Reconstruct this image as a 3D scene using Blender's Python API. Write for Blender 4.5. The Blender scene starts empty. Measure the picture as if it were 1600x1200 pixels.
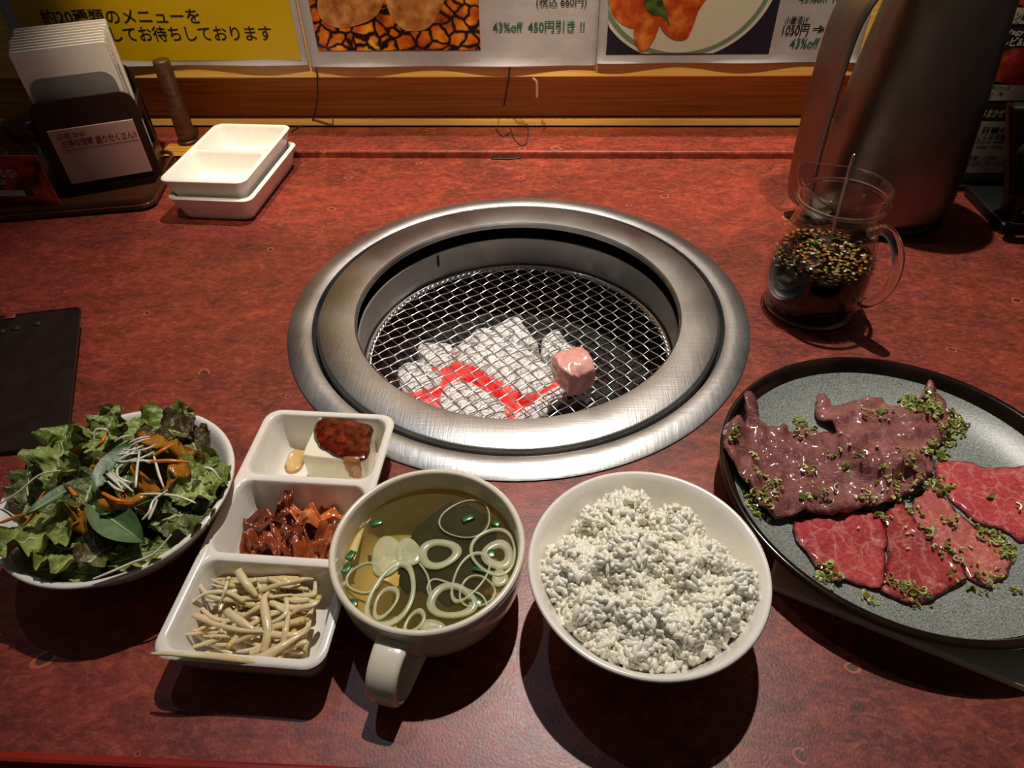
import bpy, bmesh, math, random
from mathutils import Vector, Matrix, noise
from mathutils.geometry import delaunay_2d_cdt
from mathutils.bvhtree import BVHTree
S = bpy.context.scene
COL = S.collection
RND = random.Random(7)
PI = math.pi

# ------------------------------------------------------------ camera
CAMP = Vector((0.02484, -0.47458, 0.34819))
RT = Vector((0.99867583, 0.04770011, -0.01926878))
UP = Vector((-0.01813373, 0.67690733, 0.73584485))
FW = Vector((-0.04814305, 0.73452105, -0.67687597))
FPX = 1080.0
cd = bpy.data.cameras.new('camera'); cam = bpy.data.objects.new('camera', cd); COL.objects.link(cam)
cd.sensor_width = 36; cd.lens = 36 * FPX / 1600; cd.clip_start = .01
m = Matrix.Identity(4)
for i in range(3):
    m[i][0], m[i][1], m[i][2], m[i][3] = RT[i], UP[i], -FW[i], CAMP[i]
cam.matrix_world = m
S.camera = cam
# ------------------------------------------------------------ world, lamps, exposure
S.view_settings.view_transform = 'Standard'; S.view_settings.look = 'None'
S.view_settings.exposure = 0.0; S.view_settings.gamma = 1.0; S.view_settings.use_curve_mapping = False
w = bpy.data.worlds.new('room'); S.world = w; w.use_nodes = True
w.node_tree.nodes['Background'].inputs[0].default_value = (1, .94, .88, 1)
w.node_tree.nodes['Background'].inputs[1].default_value = .032

def spot(name, loc, aim, power, col, angle, blend, rad):
    l = bpy.data.lights.new(name, 'SPOT'); l.energy = power; l.color = col
    l.spot_size = math.radians(angle); l.spot_blend = blend; l.shadow_soft_size = rad
    o = bpy.data.objects.new(name, l); COL.objects.link(o); o.location = loc
    o.rotation_euler = (Vector(aim) - Vector(loc)).to_track_quat('-Z', 'Y').to_euler()
    return o
spot('table_downlight', (.13, .33, 1.5), (.06, .07, 0), 98, (1, .92, .82), 47, .9, .012)
spot('cool_downlight', (-.30, .28, 1.5), (-.05, -.15, 0), 6, (.72, .82, 1), 50, .6, .015)
spot('wall_downlight', (-.22, -.22, 1.35), (-.20, .36, .16), 66, (1, .80, .52), 28, .5, .012)
spot('wall_downlight', (.30, -.22, 1.35), (.22, .36, .16), 60, (1, .80, .52), 26, .5, .012)

# ------------------------------------------------------------ helpers
def W(x, y, z=0.0):
    d = (x - 800) * RT - (y - 600) * UP + FPX * FW
    t = (z - CAMP.z) / d.z
    p = CAMP + d * t
    return Vector((p.x, p.y, z))
def WY(x, y, Y):
    d = (x - 800) * RT - (y - 600) * UP + FPX * FW
    return CAMP + d * ((Y - CAMP.y) / d.y)
def lin(c):
    r = []
    for v in c[:3]:
        v = v / 255.0
        r.append(v / 12.92 if v <= .04045 else ((v + .055) / 1.055) ** 2.4)
    return (r[0], r[1], r[2], 1)
def nz(x, y=0, z=0): return noise.noise(Vector((x, y, z)))
def fb(x, y=0, z=0, o=4): return noise.fractal(Vector((x, y, z)), .9, 2.1, o)

class NT:
    def __init__(s, name):
        s.m = bpy.data.materials.new(name); s.m.use_nodes = True
        s.t = s.m.node_tree; s.n = s.t.nodes; s.l = s.t.links
        s.b = s.n['Principled BSDF']; s.tc = s.n.new('ShaderNodeTexCoord')
    def new(s, k, **kw):
        n = s.n.new(k)
        for a, b in kw.items():
            if a.startswith('i_'):
                n.inputs[a[2:].replace('_', ' ')].default_value = b
            else: setattr(n, a, b)
        return n
    def link(s, a, b): s.l.new(a, b)
    def vec(s, stretch=(1, 1, 1), rot=(0, 0, 0)):
        mp = s.n.new('ShaderNodeMapping'); mp.inputs['Scale'].default_value = stretch; mp.inputs['Rotation'].default_value = rot
        s.l.new(s.tc.outputs['Object'], mp.inputs[0]); return mp.outputs[0]
    def noise(s, scale, detail=4, stretch=(1, 1, 1), dist=0, rough=.55, rot=(0, 0, 0)):
        n = s.n.new('ShaderNodeTexNoise'); n.inputs['Scale'].default_value = scale; n.inputs['Detail'].default_value = detail
        n.inputs['Distortion'].default_value = dist; n.inputs['Roughness'].default_value = rough
        s.l.new(s.vec(stretch, rot), n.inputs['Vector']); return n.outputs['Fac']
    def ramp(s, fac, stops):
        r = s.n.new('ShaderNodeValToRGB'); e = r.color_ramp.elements
        while len(e) < len(stops): e.new(.5)
        for el, (p, c) in zip(e, stops): el.position = p; el.color = lin(c)
        s.l.new(fac, r.inputs[0]); return r.outputs[0]
    def mix(s, fac, a, b, mode='MIX'):
        n = s.n.new('ShaderNodeMix'); n.data_type = 'RGBA'; n.blend_type = mode
        for i, v in ((0, fac), (6, a), (7, b)):
            if hasattr(v, 'links'): s.l.new(v, n.inputs[i])
            else: n.inputs[i].default_value = v if i == 0 else lin(v)
        return n.outputs[2]
    def math(s, op, a, b=0):
        n = s.n.new('ShaderNodeMath'); n.operation = op
        for i, v in ((0, a), (1, b)):
            if hasattr(v, 'links'): s.l.new(v, n.inputs[i])
            else: n.inputs[i].default_value = v
        return n.outputs[0]
    def bump(s, h, strength=.3, dist=.001):
        b = s.n.new('ShaderNodeBump'); b.inputs['Strength'].default_value = strength; b.inputs['Distance'].default_value = dist
        s.l.new(h, b.inputs['Height']); s.l.new(b.outputs[0], s.b.inputs['Normal'])
    def set(s, **kw):
        names = dict(rough='Roughness', metal='Metallic', sss='Subsurface Weight', coat='Coat Weight', alpha='Alpha', spec='Specular IOR Level',
                     trans='Transmission Weight', ior='IOR', croughness='Coat Roughness', aniso='Anisotropic')
        for k, v in kw.items():
            if k == 'col': s.b.inputs['Base Color'].default_value = lin(v)
            elif k == 'sssr': s.b.inputs['Subsurface Radius'].default_value = v
            elif k == 'ssss': s.b.inputs['Subsurface Scale'].default_value = v
            else:
                i = s.b.inputs[names[k]]
                if hasattr(v, 'links'): s.l.new(v, i)
                else: i.default_value = v
        return s
    def color(s, c): s.l.new(c, s.b.inputs['Base Color']); s.c = c; return s
    def veil(s, tint, f):
        tr = s.n.new('ShaderNodeBsdfTransparent'); tr.inputs[0].default_value = lin(tint); mx = s.n.new('ShaderNodeMixShader'); mx.inputs[0].default_value = f
        s.l.new(tr.outputs[0], mx.inputs[1]); s.l.new(s.b.outputs[0], mx.inputs[2]); s.l.new(mx.outputs[0], s.n['Material Output'].inputs[0])
    def translucent(s, f):
        tr = s.n.new('ShaderNodeBsdfTranslucent'); s.l.new(s.c, tr.inputs[0]); mx = s.n.new('ShaderNodeMixShader'); mx.inputs[0].default_value = f
        s.l.new(s.b.outputs[0], mx.inputs[1]); s.l.new(tr.outputs[0], mx.inputs[2]); s.l.new(mx.outputs[0], s.n['Material Output'].inputs[0])

def flat(name, col, rough=.5, **kw):
    """one colour with a faint grain, procedural"""
    t = NT(name); n = t.noise(120, 3)
    d = tuple(max(0, c * .985) for c in col); e = tuple(min(255, c * 1.01) for c in col)
    t.color(t.ramp(n, [(.3, d), (.7, e)])); t.set(rough=rough, **kw); return t.m
def grain(name, stops, scale, detail=4, rough=.5, bump=0, bscale=None, bdist=.001, stretch=(1, 1, 1), dist=0, **kw):
    t = NT(name); n = t.noise(scale, detail, stretch, dist); t.color(t.ramp(n, stops)); t.set(rough=rough, **kw)
    if bump: t.bump(t.noise(bscale or scale, 4, stretch), bump, bdist)
    return t.m

def tag(o, label=None, cat=None, group=None, kind=None):
    if label: o['label'] = label
    if cat: o['category'] = cat
    if group: o['group'] = group
    if kind: o['kind'] = kind
    return o
def root(name, loc, label, cat, group=None, rotz=0):
    o = bpy.data.objects.new(name, None); COL.objects.link(o); o.location = loc; o.rotation_euler = (0, 0, rotz)
    o.empty_display_size = .01
    return tag(o, label, cat, group)
def mk(name, geo, mat, parent=None, smooth=True, origin=None, mats=None, fm=None):
    """geo = (verts, faces). Top-level: world verts moved so that the origin sits at the base."""
    v, f = geo; v = [Vector(p) for p in v]
    o = Vector((0, 0, 0))
    if parent is None:
        if origin is None:
            xs = [p.x for p in v]; ys = [p.y for p in v]; zs = [p.z for p in v]
            origin = Vector(((min(xs) + max(xs)) / 2, (min(ys) + max(ys)) / 2, min(zs)))
        o = Vector(origin); v = [p - o for p in v]
    me = bpy.data.meshes.new(name); me.from_pydata(v, [], f); me.update()
    bm = bmesh.new(); bm.from_mesh(me); bmesh.ops.recalc_face_normals(bm, faces=bm.faces); bm.to_mesh(me); bm.free()
    for mm in ([mat] if mats is None else mats): me.materials.append(mm)
    if fm:
        for p in me.polygons: p.material_index = fm(p)
    if smooth: me.polygons.foreach_set('use_smooth', [True] * len(me.polygons))
    ob = bpy.data.objects.new(name, me); COL.objects.link(ob); ob.location = o
    if parent is not None: ob.parent = parent
    return ob
def autosmooth(ob, ang=40):
    me = ob.data; bm = bmesh.new(); bm.from_mesh(me)
    for e in bm.edges:
        if len(e.link_faces) == 2 and e.calc_face_angle(0) > math.radians(ang): e.smooth = False
    bm.to_mesh(me); bm.free(); return ob
def join(*geos):
    V, F = [], []
    for v, f in geos:
        k = len(V); V += [Vector(p) for p in v]; F += [tuple(i + k for i in q) for q in f]
    return V, F
def xf(geo, M):
    return [M @ Vector(p) for p in geo[0]], geo[1]
def shift(geo, d): return [Vector(p) + Vector(d) for p in geo[0]], geo[1]
def lathe(prof, n=64, c=(0, 0, 0), closed=False):
    """profile (r,z) list revolved; ends at r=0 become poles"""
    V, F = [], []; idx = []
    for r, z in prof:
        if r < 1e-6: V.append(Vector((c[0], c[1], c[2] + z))); idx.append([len(V) - 1] * n)
        else:
            k = len(V); idx.append([k + i for i in range(n)])
            for i in range(n):
                a = 2 * PI * i / n; V.append(Vector((c[0] + r * math.cos(a), c[1] + r * math.sin(a), c[2] + z)))
    rr = list(range(len(prof) - 1)); pairs = [(i, i + 1) for i in rr]
    if closed: pairs.append((len(prof) - 1, 0))
    for a, b in pairs:
        for i in range(n):
            j = (i + 1) % n
            q = [idx[a][i], idx[a][j], idx[b][j], idx[b][i]]
            q2 = []
            for t in q:
                if t not in q2: q2.append(t)
            if len(q2) > 2: F.append(tuple(q2))
    return V, F
def tube(path, rad, n=8, flatn=1.0, caps=True, up=None):
    P = [Vector(p) for p in path]; V, F = [], []
    R = rad if hasattr(rad, '__len__') else [rad] * len(P)
    prev = None
    for i, p in enumerate(P):
        t = (P[min(i + 1, len(P) - 1)] - P[max(i - 1, 0)]).normalized()
        if prev is None:
            a = Vector(up) if up else (Vector((0, 0, 1)) if abs(t.z) < .9 else Vector((1, 0, 0)))
        else: a = prev
        a = (a - t * a.dot(t)).normalized(); b = t.cross(a); prev = a
        for k in range(n):
            th = 2 * PI * k / n
            V.append(p + a * (math.cos(th) * R[i] * flatn) + b * (math.sin(th) * R[i]))
    for i in range(len(P) - 1):
        for k in range(n):
            F.append((i * n + k, i * n + (k + 1) % n, (i + 1) * n + (k + 1) % n, (i + 1) * n + k))
    if caps:
        F.append(tuple(range(n))[::-1]); F.append(tuple((len(P) - 1) * n + k for k in range(n)))
    return V, F
def spline(pts, sub=6, closed=False):
    P = [Vector(p) for p in pts]; out = []; n = len(P)
    rng = range(n if closed else n - 1)
    for i in rng:
        p0 = P[(i - 1) % n] if (closed or i) else P[0]; p1 = P[i]; p2 = P[(i + 1) % n]
        p3 = P[(i + 2) % n] if (closed or i + 2 < n) else P[n - 1]
        for k in range(sub):
            t = k / sub
            out.append(.5 * ((2 * p1) + (p2 - p0) * t + (2 * p0 - 5 * p1 + 4 * p2 - p3) * t * t + (3 * p1 - p0 - 3 * p2 + p3) * t ** 3))
    if not closed: out.append(P[-1])
    return out
def box(x0, x1, y0, y1, z0, z1, bev=0, seg=2):
    bm = bmesh.new(); bmesh.ops.create_cube(bm, size=1)
    for v in bm.verts:
        v.co = Vector(((x0 + x1) / 2 + v.co.x * (x1 - x0), (y0 + y1) / 2 + v.co.y * (y1 - y0), (z0 + z1) / 2 + v.co.z * (z1 - z0)))
    if bev: bmesh.ops.bevel(bm, geom=bm.edges[:], offset=bev, segments=seg, affect='EDGES', profile=.5)
    g = ([v.co.copy() for v in bm.verts], None); bm.verts.index_update()
    f = [tuple(v.index for v in q.verts) for q in bm.faces]; bm.free()
    return g[0], f
def frame(o, xd, zd):
    """matrix: local x along xd, local z along zd, y = z cross x"""
    x = Vector(xd).normalized(); z = Vector(zd); z = (z - x * z.dot(x)).normalized(); y = z.cross(x)
    M = Matrix.Identity(4)
    for i in range(3): M[i][0], M[i][1], M[i][2], M[i][3] = x[i], y[i], z[i], o[i]
    return M
def rrect(w, d, r, n=5):
    P = []
    for cx, cy, a0 in ((w / 2 - r, d / 2 - r, 0), (-w / 2 + r, d / 2 - r, 90), (-w / 2 + r, -d / 2 + r, 180), (w / 2 - r, -d / 2 + r, 270)):
        for i in range(n + 1):
            a = math.radians(a0 + 90 * i / n); P.append((cx + r * math.cos(a), cy + r * math.sin(a)))
    return P
def inside(p, poly):
    c = False; n = len(poly); x, y = p[0], p[1]
    for i in range(n):
        a, b = poly[i], poly[(i + 1) % n]
        if (a[1] > y) != (b[1] > y) and x < (b[0] - a[0]) * (y - a[1]) / (b[1] - a[1]) + a[0]: c = not c
    return c
def cdt(outer, holes=(), pts=()):
    V = []; E = []
    for loop in [outer] + list(holes):
        k = len(V); n = len(loop); V += [Vector((p[0], p[1])) for p in loop]; E += [(k + i, k + (i + 1) % n) for i in range(n)]
    nb = len(V); V += [Vector((p[0], p[1])) for p in pts]
    v, e, f, ov, oe, of = delaunay_2d_cdt(V, E, [], 0, 1e-7)
    F = []
    for q in f:
        c = sum((v[i] for i in q), Vector((0, 0))) / len(q)
        if inside(c, outer) and not any(inside(c, h) for h in holes): F.append(tuple(q))
    return v, F, ov, nb
def resample(poly, cell):
    out = []; n = len(poly)
    for i in range(n):
        a, b = Vector(poly[i][:2]), Vector(poly[(i + 1) % n][:2]); k = max(1, int((b - a).length / cell + .5))
        for j in range(k): out.append(a + (b - a) * (j / k))
    return out
def bdist(p, poly):
    d = 1e9; n = len(poly)
    for i in range(n):
        a, b = poly[i], poly[(i + 1) % n]; ab = b - a; L = ab.length_squared
        t = 0 if L == 0 else max(0, min(1, (p - a).dot(ab) / L)); d = min(d, (p - a - ab * t).length)
    return d
def sheet(poly, zf, thick, cell, seed=0, taper=.004, wob=0):
    """thin slab with rounded rim over a traced outline: zf gives its underside height"""
    P = [p.to_2d() if len(p) == 3 else Vector(p) for p in poly]
    P = [Vector(p[:2]) for p in spline([Vector((p.x, p.y, 0)) for p in P], 4, True)]
    P = resample(P, cell)
    if wob: P = [p + Vector((nz(p.x * 150, p.y * 150, seed), nz(p.x * 150, p.y * 150, seed + 9))) * wob for p in P]
    r = random.Random(seed); xs = [p.x for p in P]; ys = [p.y for p in P]; I = []
    x = min(xs)
    while x < max(xs):
        y = min(ys)
        while y < max(ys):
            q = Vector((x + r.uniform(-.2, .2) * cell, y + r.uniform(-.2, .2) * cell))
            if inside(q, P) and bdist(q, P) > cell * .6: I.append(q)
            y += cell
        x += cell
    v, F, ov, nb = cdt(P, (), I)
    bnd = [any(k < nb for k in o) if o else False for o in ov]
    V = []; top = []; bot = []
    for i, p in enumerate(v):
        z = zf(p.x, p.y)
        if bnd[i]:
            V.append(Vector((p.x, p.y, z + thick * .35))); top.append(len(V) - 1); bot.append(len(V) - 1)
        else:
            d = min(1, bdist(p, P) / taper); s = .35 + .65 * math.sqrt(d)
            V.append(Vector((p.x, p.y, z + thick * s))); top.append(len(V) - 1)
            V.append(Vector((p.x, p.y, z))); bot.append(len(V) - 1)
    FF = [tuple(top[i] for i in q) for q in F] + [tuple(bot[i] for i in q)[::-1] for q in F]
    return V, FF
class Surf:
    def __init__(s): s.t = []
    def add(s, geo): s.t.append(BVHTree.FromPolygons([Vector(p) for p in geo[0]], [tuple(q) for q in geo[1]]))
    def z(s, x, y, default=0.0):
        b = None
        for t in s.t:
            h = t.ray_cast(Vector((x, y, 1.0)), Vector((0, 0, -1)))[0]
            if h is not None and (b is None or h.z > b): b = h.z
        return default if b is None else b
    def zs(s, x, y, e=.004):
        v = [s.z(x + dx, y + dy) for dx, dy in ((0, 0), (e, 0), (-e, 0), (0, e), (0, -e))]
        return v[0] * .3 + max(v) * .7
def text(body, parent, O, xd, yd, w, h, mat, name='lettering', bold=0.0, depth=.00015, host=None):
    """lettering fitted into a w by h rectangle whose lower left corner is O"""
    cu = bpy.data.curves.new('t', 'FONT'); cu.body = body; cu.size = 1; cu.resolution_u = 3; cu.offset = bold
    o = bpy.data.objects.new('t', cu); COL.objects.link(o)
    dg = bpy.context.evaluated_depsgraph_get(); me = bpy.data.meshes.new_from_object(o.evaluated_get(dg))
    v = [x.co.copy() for x in me.vertices]; f = [tuple(p.vertices) for p in me.polygons]
    bpy.data.objects.remove(o); bpy.data.curves.remove(cu); bpy.data.meshes.remove(me)
    if not v: return None
    x0 = min(p.x for p in v); x1 = max(p.x for p in v); y0 = min(p.y for p in v); y1 = max(p.y for p in v)
    O = Vector(O); xd = Vector(xd).normalized(); yd = Vector(yd).normalized(); nd = xd.cross(yd)
    V = [O + xd * ((p.x - x0) / (x1 - x0) * w) + yd * ((p.y - y0) / (y1 - y0) * h) + nd * depth for p in v]
    if parent is not None:
        h_ = host or parent; iv = Matrix.LocRotScale(h_.location, h_.rotation_euler, None)
        V = [iv.inverted() @ p for p in V]
    return mk(name, (V, f), mat, parent, smooth=False)
def cr(pt): return Vector(pt)

# ------------------------------------------------------------ shared materials
M = {}
def table_mat():
    t = NT('red_laminate')
    a = t.noise(6.0, 8, (1, 1.3, 1), .9, .66); b = t.noise(30, 7, (1, 1.7, 1), 1.2, .66); c = t.noise(170, 6, (1, 1.8, 1), .8, .68)
    base = t.ramp(a, [(.30, (70, 40, 34)), (.44, (112, 46, 36)), (.56, (150, 56, 40)), (.68, (128, 42, 32)), (.8, (92, 44, 38))])
    mid = t.ramp(b, [(.34, (50, 30, 28)), (.50, (130, 50, 36)), (.66, (196, 82, 54))])
    col = t.mix(.50, base, mid)
    fine = t.ramp(c, [(.34, (58, 32, 28)), (.5, (136, 54, 38)), (.68, (216, 108, 70))])
    col = t.mix(.32, col, fine)
    # round worn knots: dark heart with an orange rim, sparse
    vo = t.new('ShaderNodeTexVoronoi', feature='F1', voronoi_dimensions='2D'); vo.inputs['Scale'].default_value = 26
    wv = t.n.new('ShaderNodeVectorMath'); wv.operation = 'ADD'
    nn = t.new('ShaderNodeTexNoise'); nn.inputs['Scale'].default_value = 60; t.link(t.vec((1, 1.4, 1)), nn.inputs['Vector'])
    sc = t.n.new('ShaderNodeVectorMath'); sc.operation = 'SCALE'; sc.inputs['Scale'].default_value = .011; t.link(nn.outputs['Color'], sc.inputs[0])
    t.link(t.vec((1, 1.3, 1)), wv.inputs[0]); t.link(sc.outputs[0], wv.inputs[1]); t.link(wv.outputs[0], vo.inputs['Vector'])
    sep = t.n.new('ShaderNodeSeparateColor'); t.link(vo.outputs['Color'], sep.inputs[0])
    size = t.math('MULTIPLY', t.math('SUBTRACT', sep.outputs[0], .78), .70)
    q = t.math('DIVIDE', vo.outputs['Distance'], t.math('MAXIMUM', size, .0005))
    rimm = t.ramp(q, [(.0, (255,) * 3), (.98, (255,) * 3), (1.0, (0, 0, 0))])
    heart = t.ramp(q, [(.0, (255,) * 3), (.62, (255,) * 3), (.72, (0, 0, 0))])
    gx = t.n.new('ShaderNodeSeparateXYZ'); t.link(t.tc.outputs['Object'], gx.inputs[0])
    col = t.mix(t.math('MULTIPLY', rimm, .75), col, (204, 104, 62))
    col = t.mix(t.math('MULTIPLY', heart, .9), col, (66, 44, 40))
    hs = t.n.new('ShaderNodeHueSaturation'); hs.inputs['Saturation'].default_value = .98; hs.inputs['Hue'].default_value = .500; hs.inputs['Value'].default_value = .80; t.link(col, hs.inputs['Color']); col = hs.outputs[0]
    t.color(col); t.set(rough=t.math('ADD', t.math('MULTIPLY', c, .22), .27), spec=.5)
    t.bump(t.noise(700, 3), .25, .0004)
    return t.m
M['table'] = table_mat()
M['table_edge'] = grain('table_edge_red', [(.3, (124, 30, 20)), (.7, (170, 44, 28))], 40, rough=.35, stretch=(.3, 1, 1))
def wood_mat(name, c0, c1, c2, rough=.45):
    t = NT(name); a = t.noise(9, 5, (.35, 6, 14), 1.2); b = t.noise(60, 4, (.12, 4, 7), .5)
    col = t.mix(.45, t.ramp(a, [(.3, c0), (.5, c1), (.72, c2)]), t.ramp(b, [(.35, c0), (.6, c2)]))
    t.color(col); t.set(rough=rough); t.bump(b, .15, .0006); return t.m
M['pine'] = wood_mat('pine_board', (206, 150, 66), (232, 184, 92), (244, 206, 120))
M['pine2'] = wood_mat('pine_board_aged', (150, 98, 32), (190, 134, 50), (212, 160, 70))
M['darkwood'] = wood_mat('dark_stained_wood', (42, 22, 15), (60, 32, 20), (78, 44, 26), .3)
M['post'] = wood_mat('brown_turned_wood', (52, 32, 20), (80, 52, 32), (100, 66, 42), .4)
def steel(name, c=(186, 185, 184), rough=.37, scr=.5, fine=900):
    t = NT(name); n = t.noise(14, 5, dist=.4); s = t.noise(fine, 3, (1, .06, 1), rot=(0, 0, .6)); s2 = t.noise(fine * .8, 3, (.05, 1, 1), rot=(0, 0, .25))
    t.color(t.ramp(n, [(.3, tuple(x * .84 for x in c)), (.7, c)]))
    t.set(metal=1, rough=t.math('ADD', t.math('MULTIPLY', n, .16), rough - .08))
    t.bump(t.math('ADD', s, s2), scr, .0002); return t.m
M['steel'] = steel('scratched_steel')
M['steel_worn'] = steel('worn_flange_steel', (188, 188, 188), .42, .8, 260)
M['steel_sooty'] = steel('sooty_steel', (196, 190, 182), .46, .6, 120)
M['steel_satin'] = grain('satin_jug_steel', [(.3, (128, 116, 108)), (.7, (146, 132, 122))], 30, rough=.36, metal=1)
M['wire'] = flat('bright_wire', (240, 242, 246), .22, metal=1)
M['soot'] = grain('soot_black', [(.3, (6, 6, 6)), (.7, (22, 20, 19))], 80, rough=.8, bump=.5, bscale=200)
M['white'] = flat('glazed_white_china', (236, 230, 220), .16, coat=.5)
M['cream'] = flat('cream_china', (226, 216, 196), .2, coat=.4)
M['white_dish'] = flat('white_melamine', (238, 234, 228), .28)
M['black_plastic'] = flat('black_plastic', (16, 15, 15), .38)
M['rubber'] = flat('black_rubber', (12, 12, 12), .6)
M['black'] = flat('black_ink', (18, 16, 15), .6)
M['green_ink'] = flat('green_ink', (28, 92, 66), .6)
M['red_ink'] = flat('brown_red_ink', (92, 30, 26), .6)
M['white_ink'] = flat('white_ink', (225, 220, 215), .6)
M['paper'] = grain('laminated_paper', [(.3, (158, 154, 160)), (.7, (176, 171, 177))], 25, rough=.25, bump=.35, bscale=18, bdist=.004)
M['yellow'] = grain('yellow_print', [(.3, (186, 152, 10)), (.7, (200, 166, 18))], 8, rough=.3)

# ============================================================ SETTING
LH = .0084; YJ = .361
wall = tag(mk('wall_back', box(-1.3, 1.3, .375, .42, -.74, 1.0), M['pine2'], smooth=False), kind='structure')
def bpart(x0, x1, y0, y1, z0, z1, mat, bev=.0012):
    o = wall.location
    return mk('board', box(x0 - o.x, x1 - o.x, y0 - o.y, y1 - o.y, z0 - o.z, z1 - o.z, bev, 1), mat, wall, smooth=False)
bpart(-1.3, 1.3, .358, .376, .0086, .0185, M['pine'])
bpart(-1.3, 1.3, .361, .376, .0195, .0800, M['pine2'])
bpart(-1.3, 1.3, .333, .376, .0744, .165, M['pine'])
for i in range(5): bpart(-1.3, 1.3, .333, .376, .167 + i * .16, .325 + i * .16, M['pine'] if i % 2 else M['pine2'])
fl = tag(mk('floor', box(-1.6, 1.6, -1.6, .37, -.76, -.72), grain('woven_floor_mat', [(.3, (48, 36, 18)), (.7, (120, 92, 48))], 90, rough=.9, bump=.6, bscale=140, stretch=(1, 3, 1)), smooth=False), kind='structure')

# ---- table
RH = .176; YB = .291; YF = -.3625; XT = 1.1
tb = root('dining_table', (0, 0, -.72), 'red mottled restaurant table with a round grill let into its middle', 'table')
def tp(name, geo, mat, smooth=False): return mk(name, shift(geo, (0, 0, .72)), mat, tb, smooth)
def top_geo():
    n = 96; hole = [(RH * math.cos(2 * PI * i / n), RH * math.sin(2 * PI * i / n)) for i in range(n)]
    outer = resample([(-XT, YF), (XT, YF), (XT, YB), (-XT, YB)], .1)
    v, F, ov, nb = cdt([tuple(p) for p in outer], [hole])
    V = [Vector((p.x, p.y, 0)) for p in v]; k = len(V); V += [Vector((p.x, p.y, -.032)) for p in v]
    FF = list(F) + [tuple(i + k for i in q)[::-1] for q in F]
    cnt = {}
    for q in F:
        for i in range(len(q)):
            a, b = q[i], q[(i + 1) % len(q)]; cnt[(a, b)] = cnt.get((a, b), 0) + 1
    for (a, b) in list(cnt):
        if (b, a) not in cnt: FF.append((b, a, a + k, b + k))
    return V, FF
tp('tabletop', top_geo(), M['table'])
tp('edge_band', box(-XT, XT, YF - .0045, YF + .0008, -.034, .0006, .0018, 2), M['table_edge'])
tp('back_ledge', box(-XT, XT, YB - .004, YJ - .0035, -.03, LH, .0022, 2), M['table'])
for sx in (-1, 1):
    for yy in (-.28, .24): tp('leg', box(sx * .95 - .03, sx * .95 + .03, yy - .03, yy + .03, -.72, -.032, .003, 1), M['darkwood'])

# ---- wall notices
PY = .3318
def poster(name, x0, x1, z0, z1, mat, label, cat, curl=.0034, seed=1):
    nx, nzz = 44, 14; V = []; F = []
    for sgn, off in ((0, 0), (1, .0005)):
        for j in range(nzz + 1):
            for i in range(nx + 1):
                x = x0 + (x1 - x0) * i / nx; z = z0 + (z1 - z0) * (j / nzz) ** 2
                k = max(0, 1 - (z - z0) / .009)
                c = curl * k * k * (.55 + .45 * math.cos((x - x0) / (x1 - x0) * 2 * PI * 2 + seed))
                V.append(Vector((x, PY - .0006 - c + off, z)))
    n = (nx + 1) * (nzz + 1)
    for j in range(nzz):
        for i in range(nx):
            a = j * (nx + 1) + i; F += [(a, a + 1, a + nx + 2, a + nx + 1), (n + a, n + a + nx + 1, n + a + nx + 2, n + a + 1)]
    r = [j * (nx + 1) for j in range(nzz + 1)]
    loop = [i for i in range(nx + 1)] + [j * (nx + 1) + nx for j in range(1, nzz + 1)] + [nzz * (nx + 1) + i for i in range(nx - 1, -1, -1)] + [j * (nx + 1) for j in range(nzz - 1, 0, -1)]
    for a, b in zip(loop, loop[1:] + loop[:1]): F.append((b, a, a + n, b + n))
    return tag(mk(name, (V, F), mat, smooth=True), label, cat)
def pq(a, b):                                    # two picture corners on the notice plane -> x0,x1,z0,z1
    p, q = WY(*a, PY - .001), WY(*b, PY - .001)
    return min(p.x, q.x), max(p.x, q.x), min(p.z, q.z), max(p.z, q.z)
def print_area(par, name, x0, x1, z0, z1, mat, d=.0012):
    o = par.location; y = PY - d
    return mk(name, ([(x0 - o.x, y - o.y, z0 - o.z), (x1 - o.x, y - o.y, z0 - o.z), (x1 - o.x, y - o.y, z1 - o.z), (x0 - o.x, y - o.y, z1 - o.z),
                      (x0 - o.x, y - o.y + .0003, z0 - o.z), (x1 - o.x, y - o.y + .0003, z0 - o.z), (x1 - o.x, y - o.y + .0003, z1 - o.z), (x0 - o.x, y - o.y + .0003, z1 - o.z)],
                     [(0, 1, 2, 3), (7, 6, 5, 4), (0, 4, 5, 1), (1, 5, 6, 2), (2, 6, 7, 3), (3, 7, 4, 0)]), mat, par, False)
def print_blob(par, name, pts, mat, d, under=None):
    o = par.location; y = PY - d
    P = spline([Vector((WY(*p, y).x, 0, WY(*p, y).z)) for p in pts], 5, True)
    V = [Vector((p.x - o.x, y - o.y, p.z - o.z)) for p in P]; n = len(V); V += [v + Vector((0, .0003, 0)) for v in V]
    F = [tuple(range(n)), tuple(range(n, 2 * n))[::-1]] + [(i, (i + 1) % n, n + (i + 1) % n, n + i) for i in range(n)]
    return mk(name, (V, F), mat, under or par, False)
def ptext(par, body, a, b, mat, bold=0, d=.0014):
    x0, x1, z0, z1 = pq(a, b)
    return text(body, par, (x0, PY - d, z0), (1, 0, 0), (0, 0, 1), x1 - x0, z1 - z0, mat, bold=bold)
ZT = .30
x0, _, z0, _ = pq((42, 104), (50, 90)); _, x1, _, _ = pq((470, 103), (480, 90))
po = poster('wall_notice', x0, x1, z0, ZT, M['paper'], 'yellow notice with black Japanese lettering and white border on the wall', 'notice', seed=2)
a0, a1, b0, _ = pq((55, 95), (471, 94)); print_area(po, 'yellow_panel', a0 + .002, a1, b0, ZT - .012, M['yellow'])
ptext(po, '約20種類のメニューを', (70, 39), (308, 12), M['black'], .012)
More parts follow.
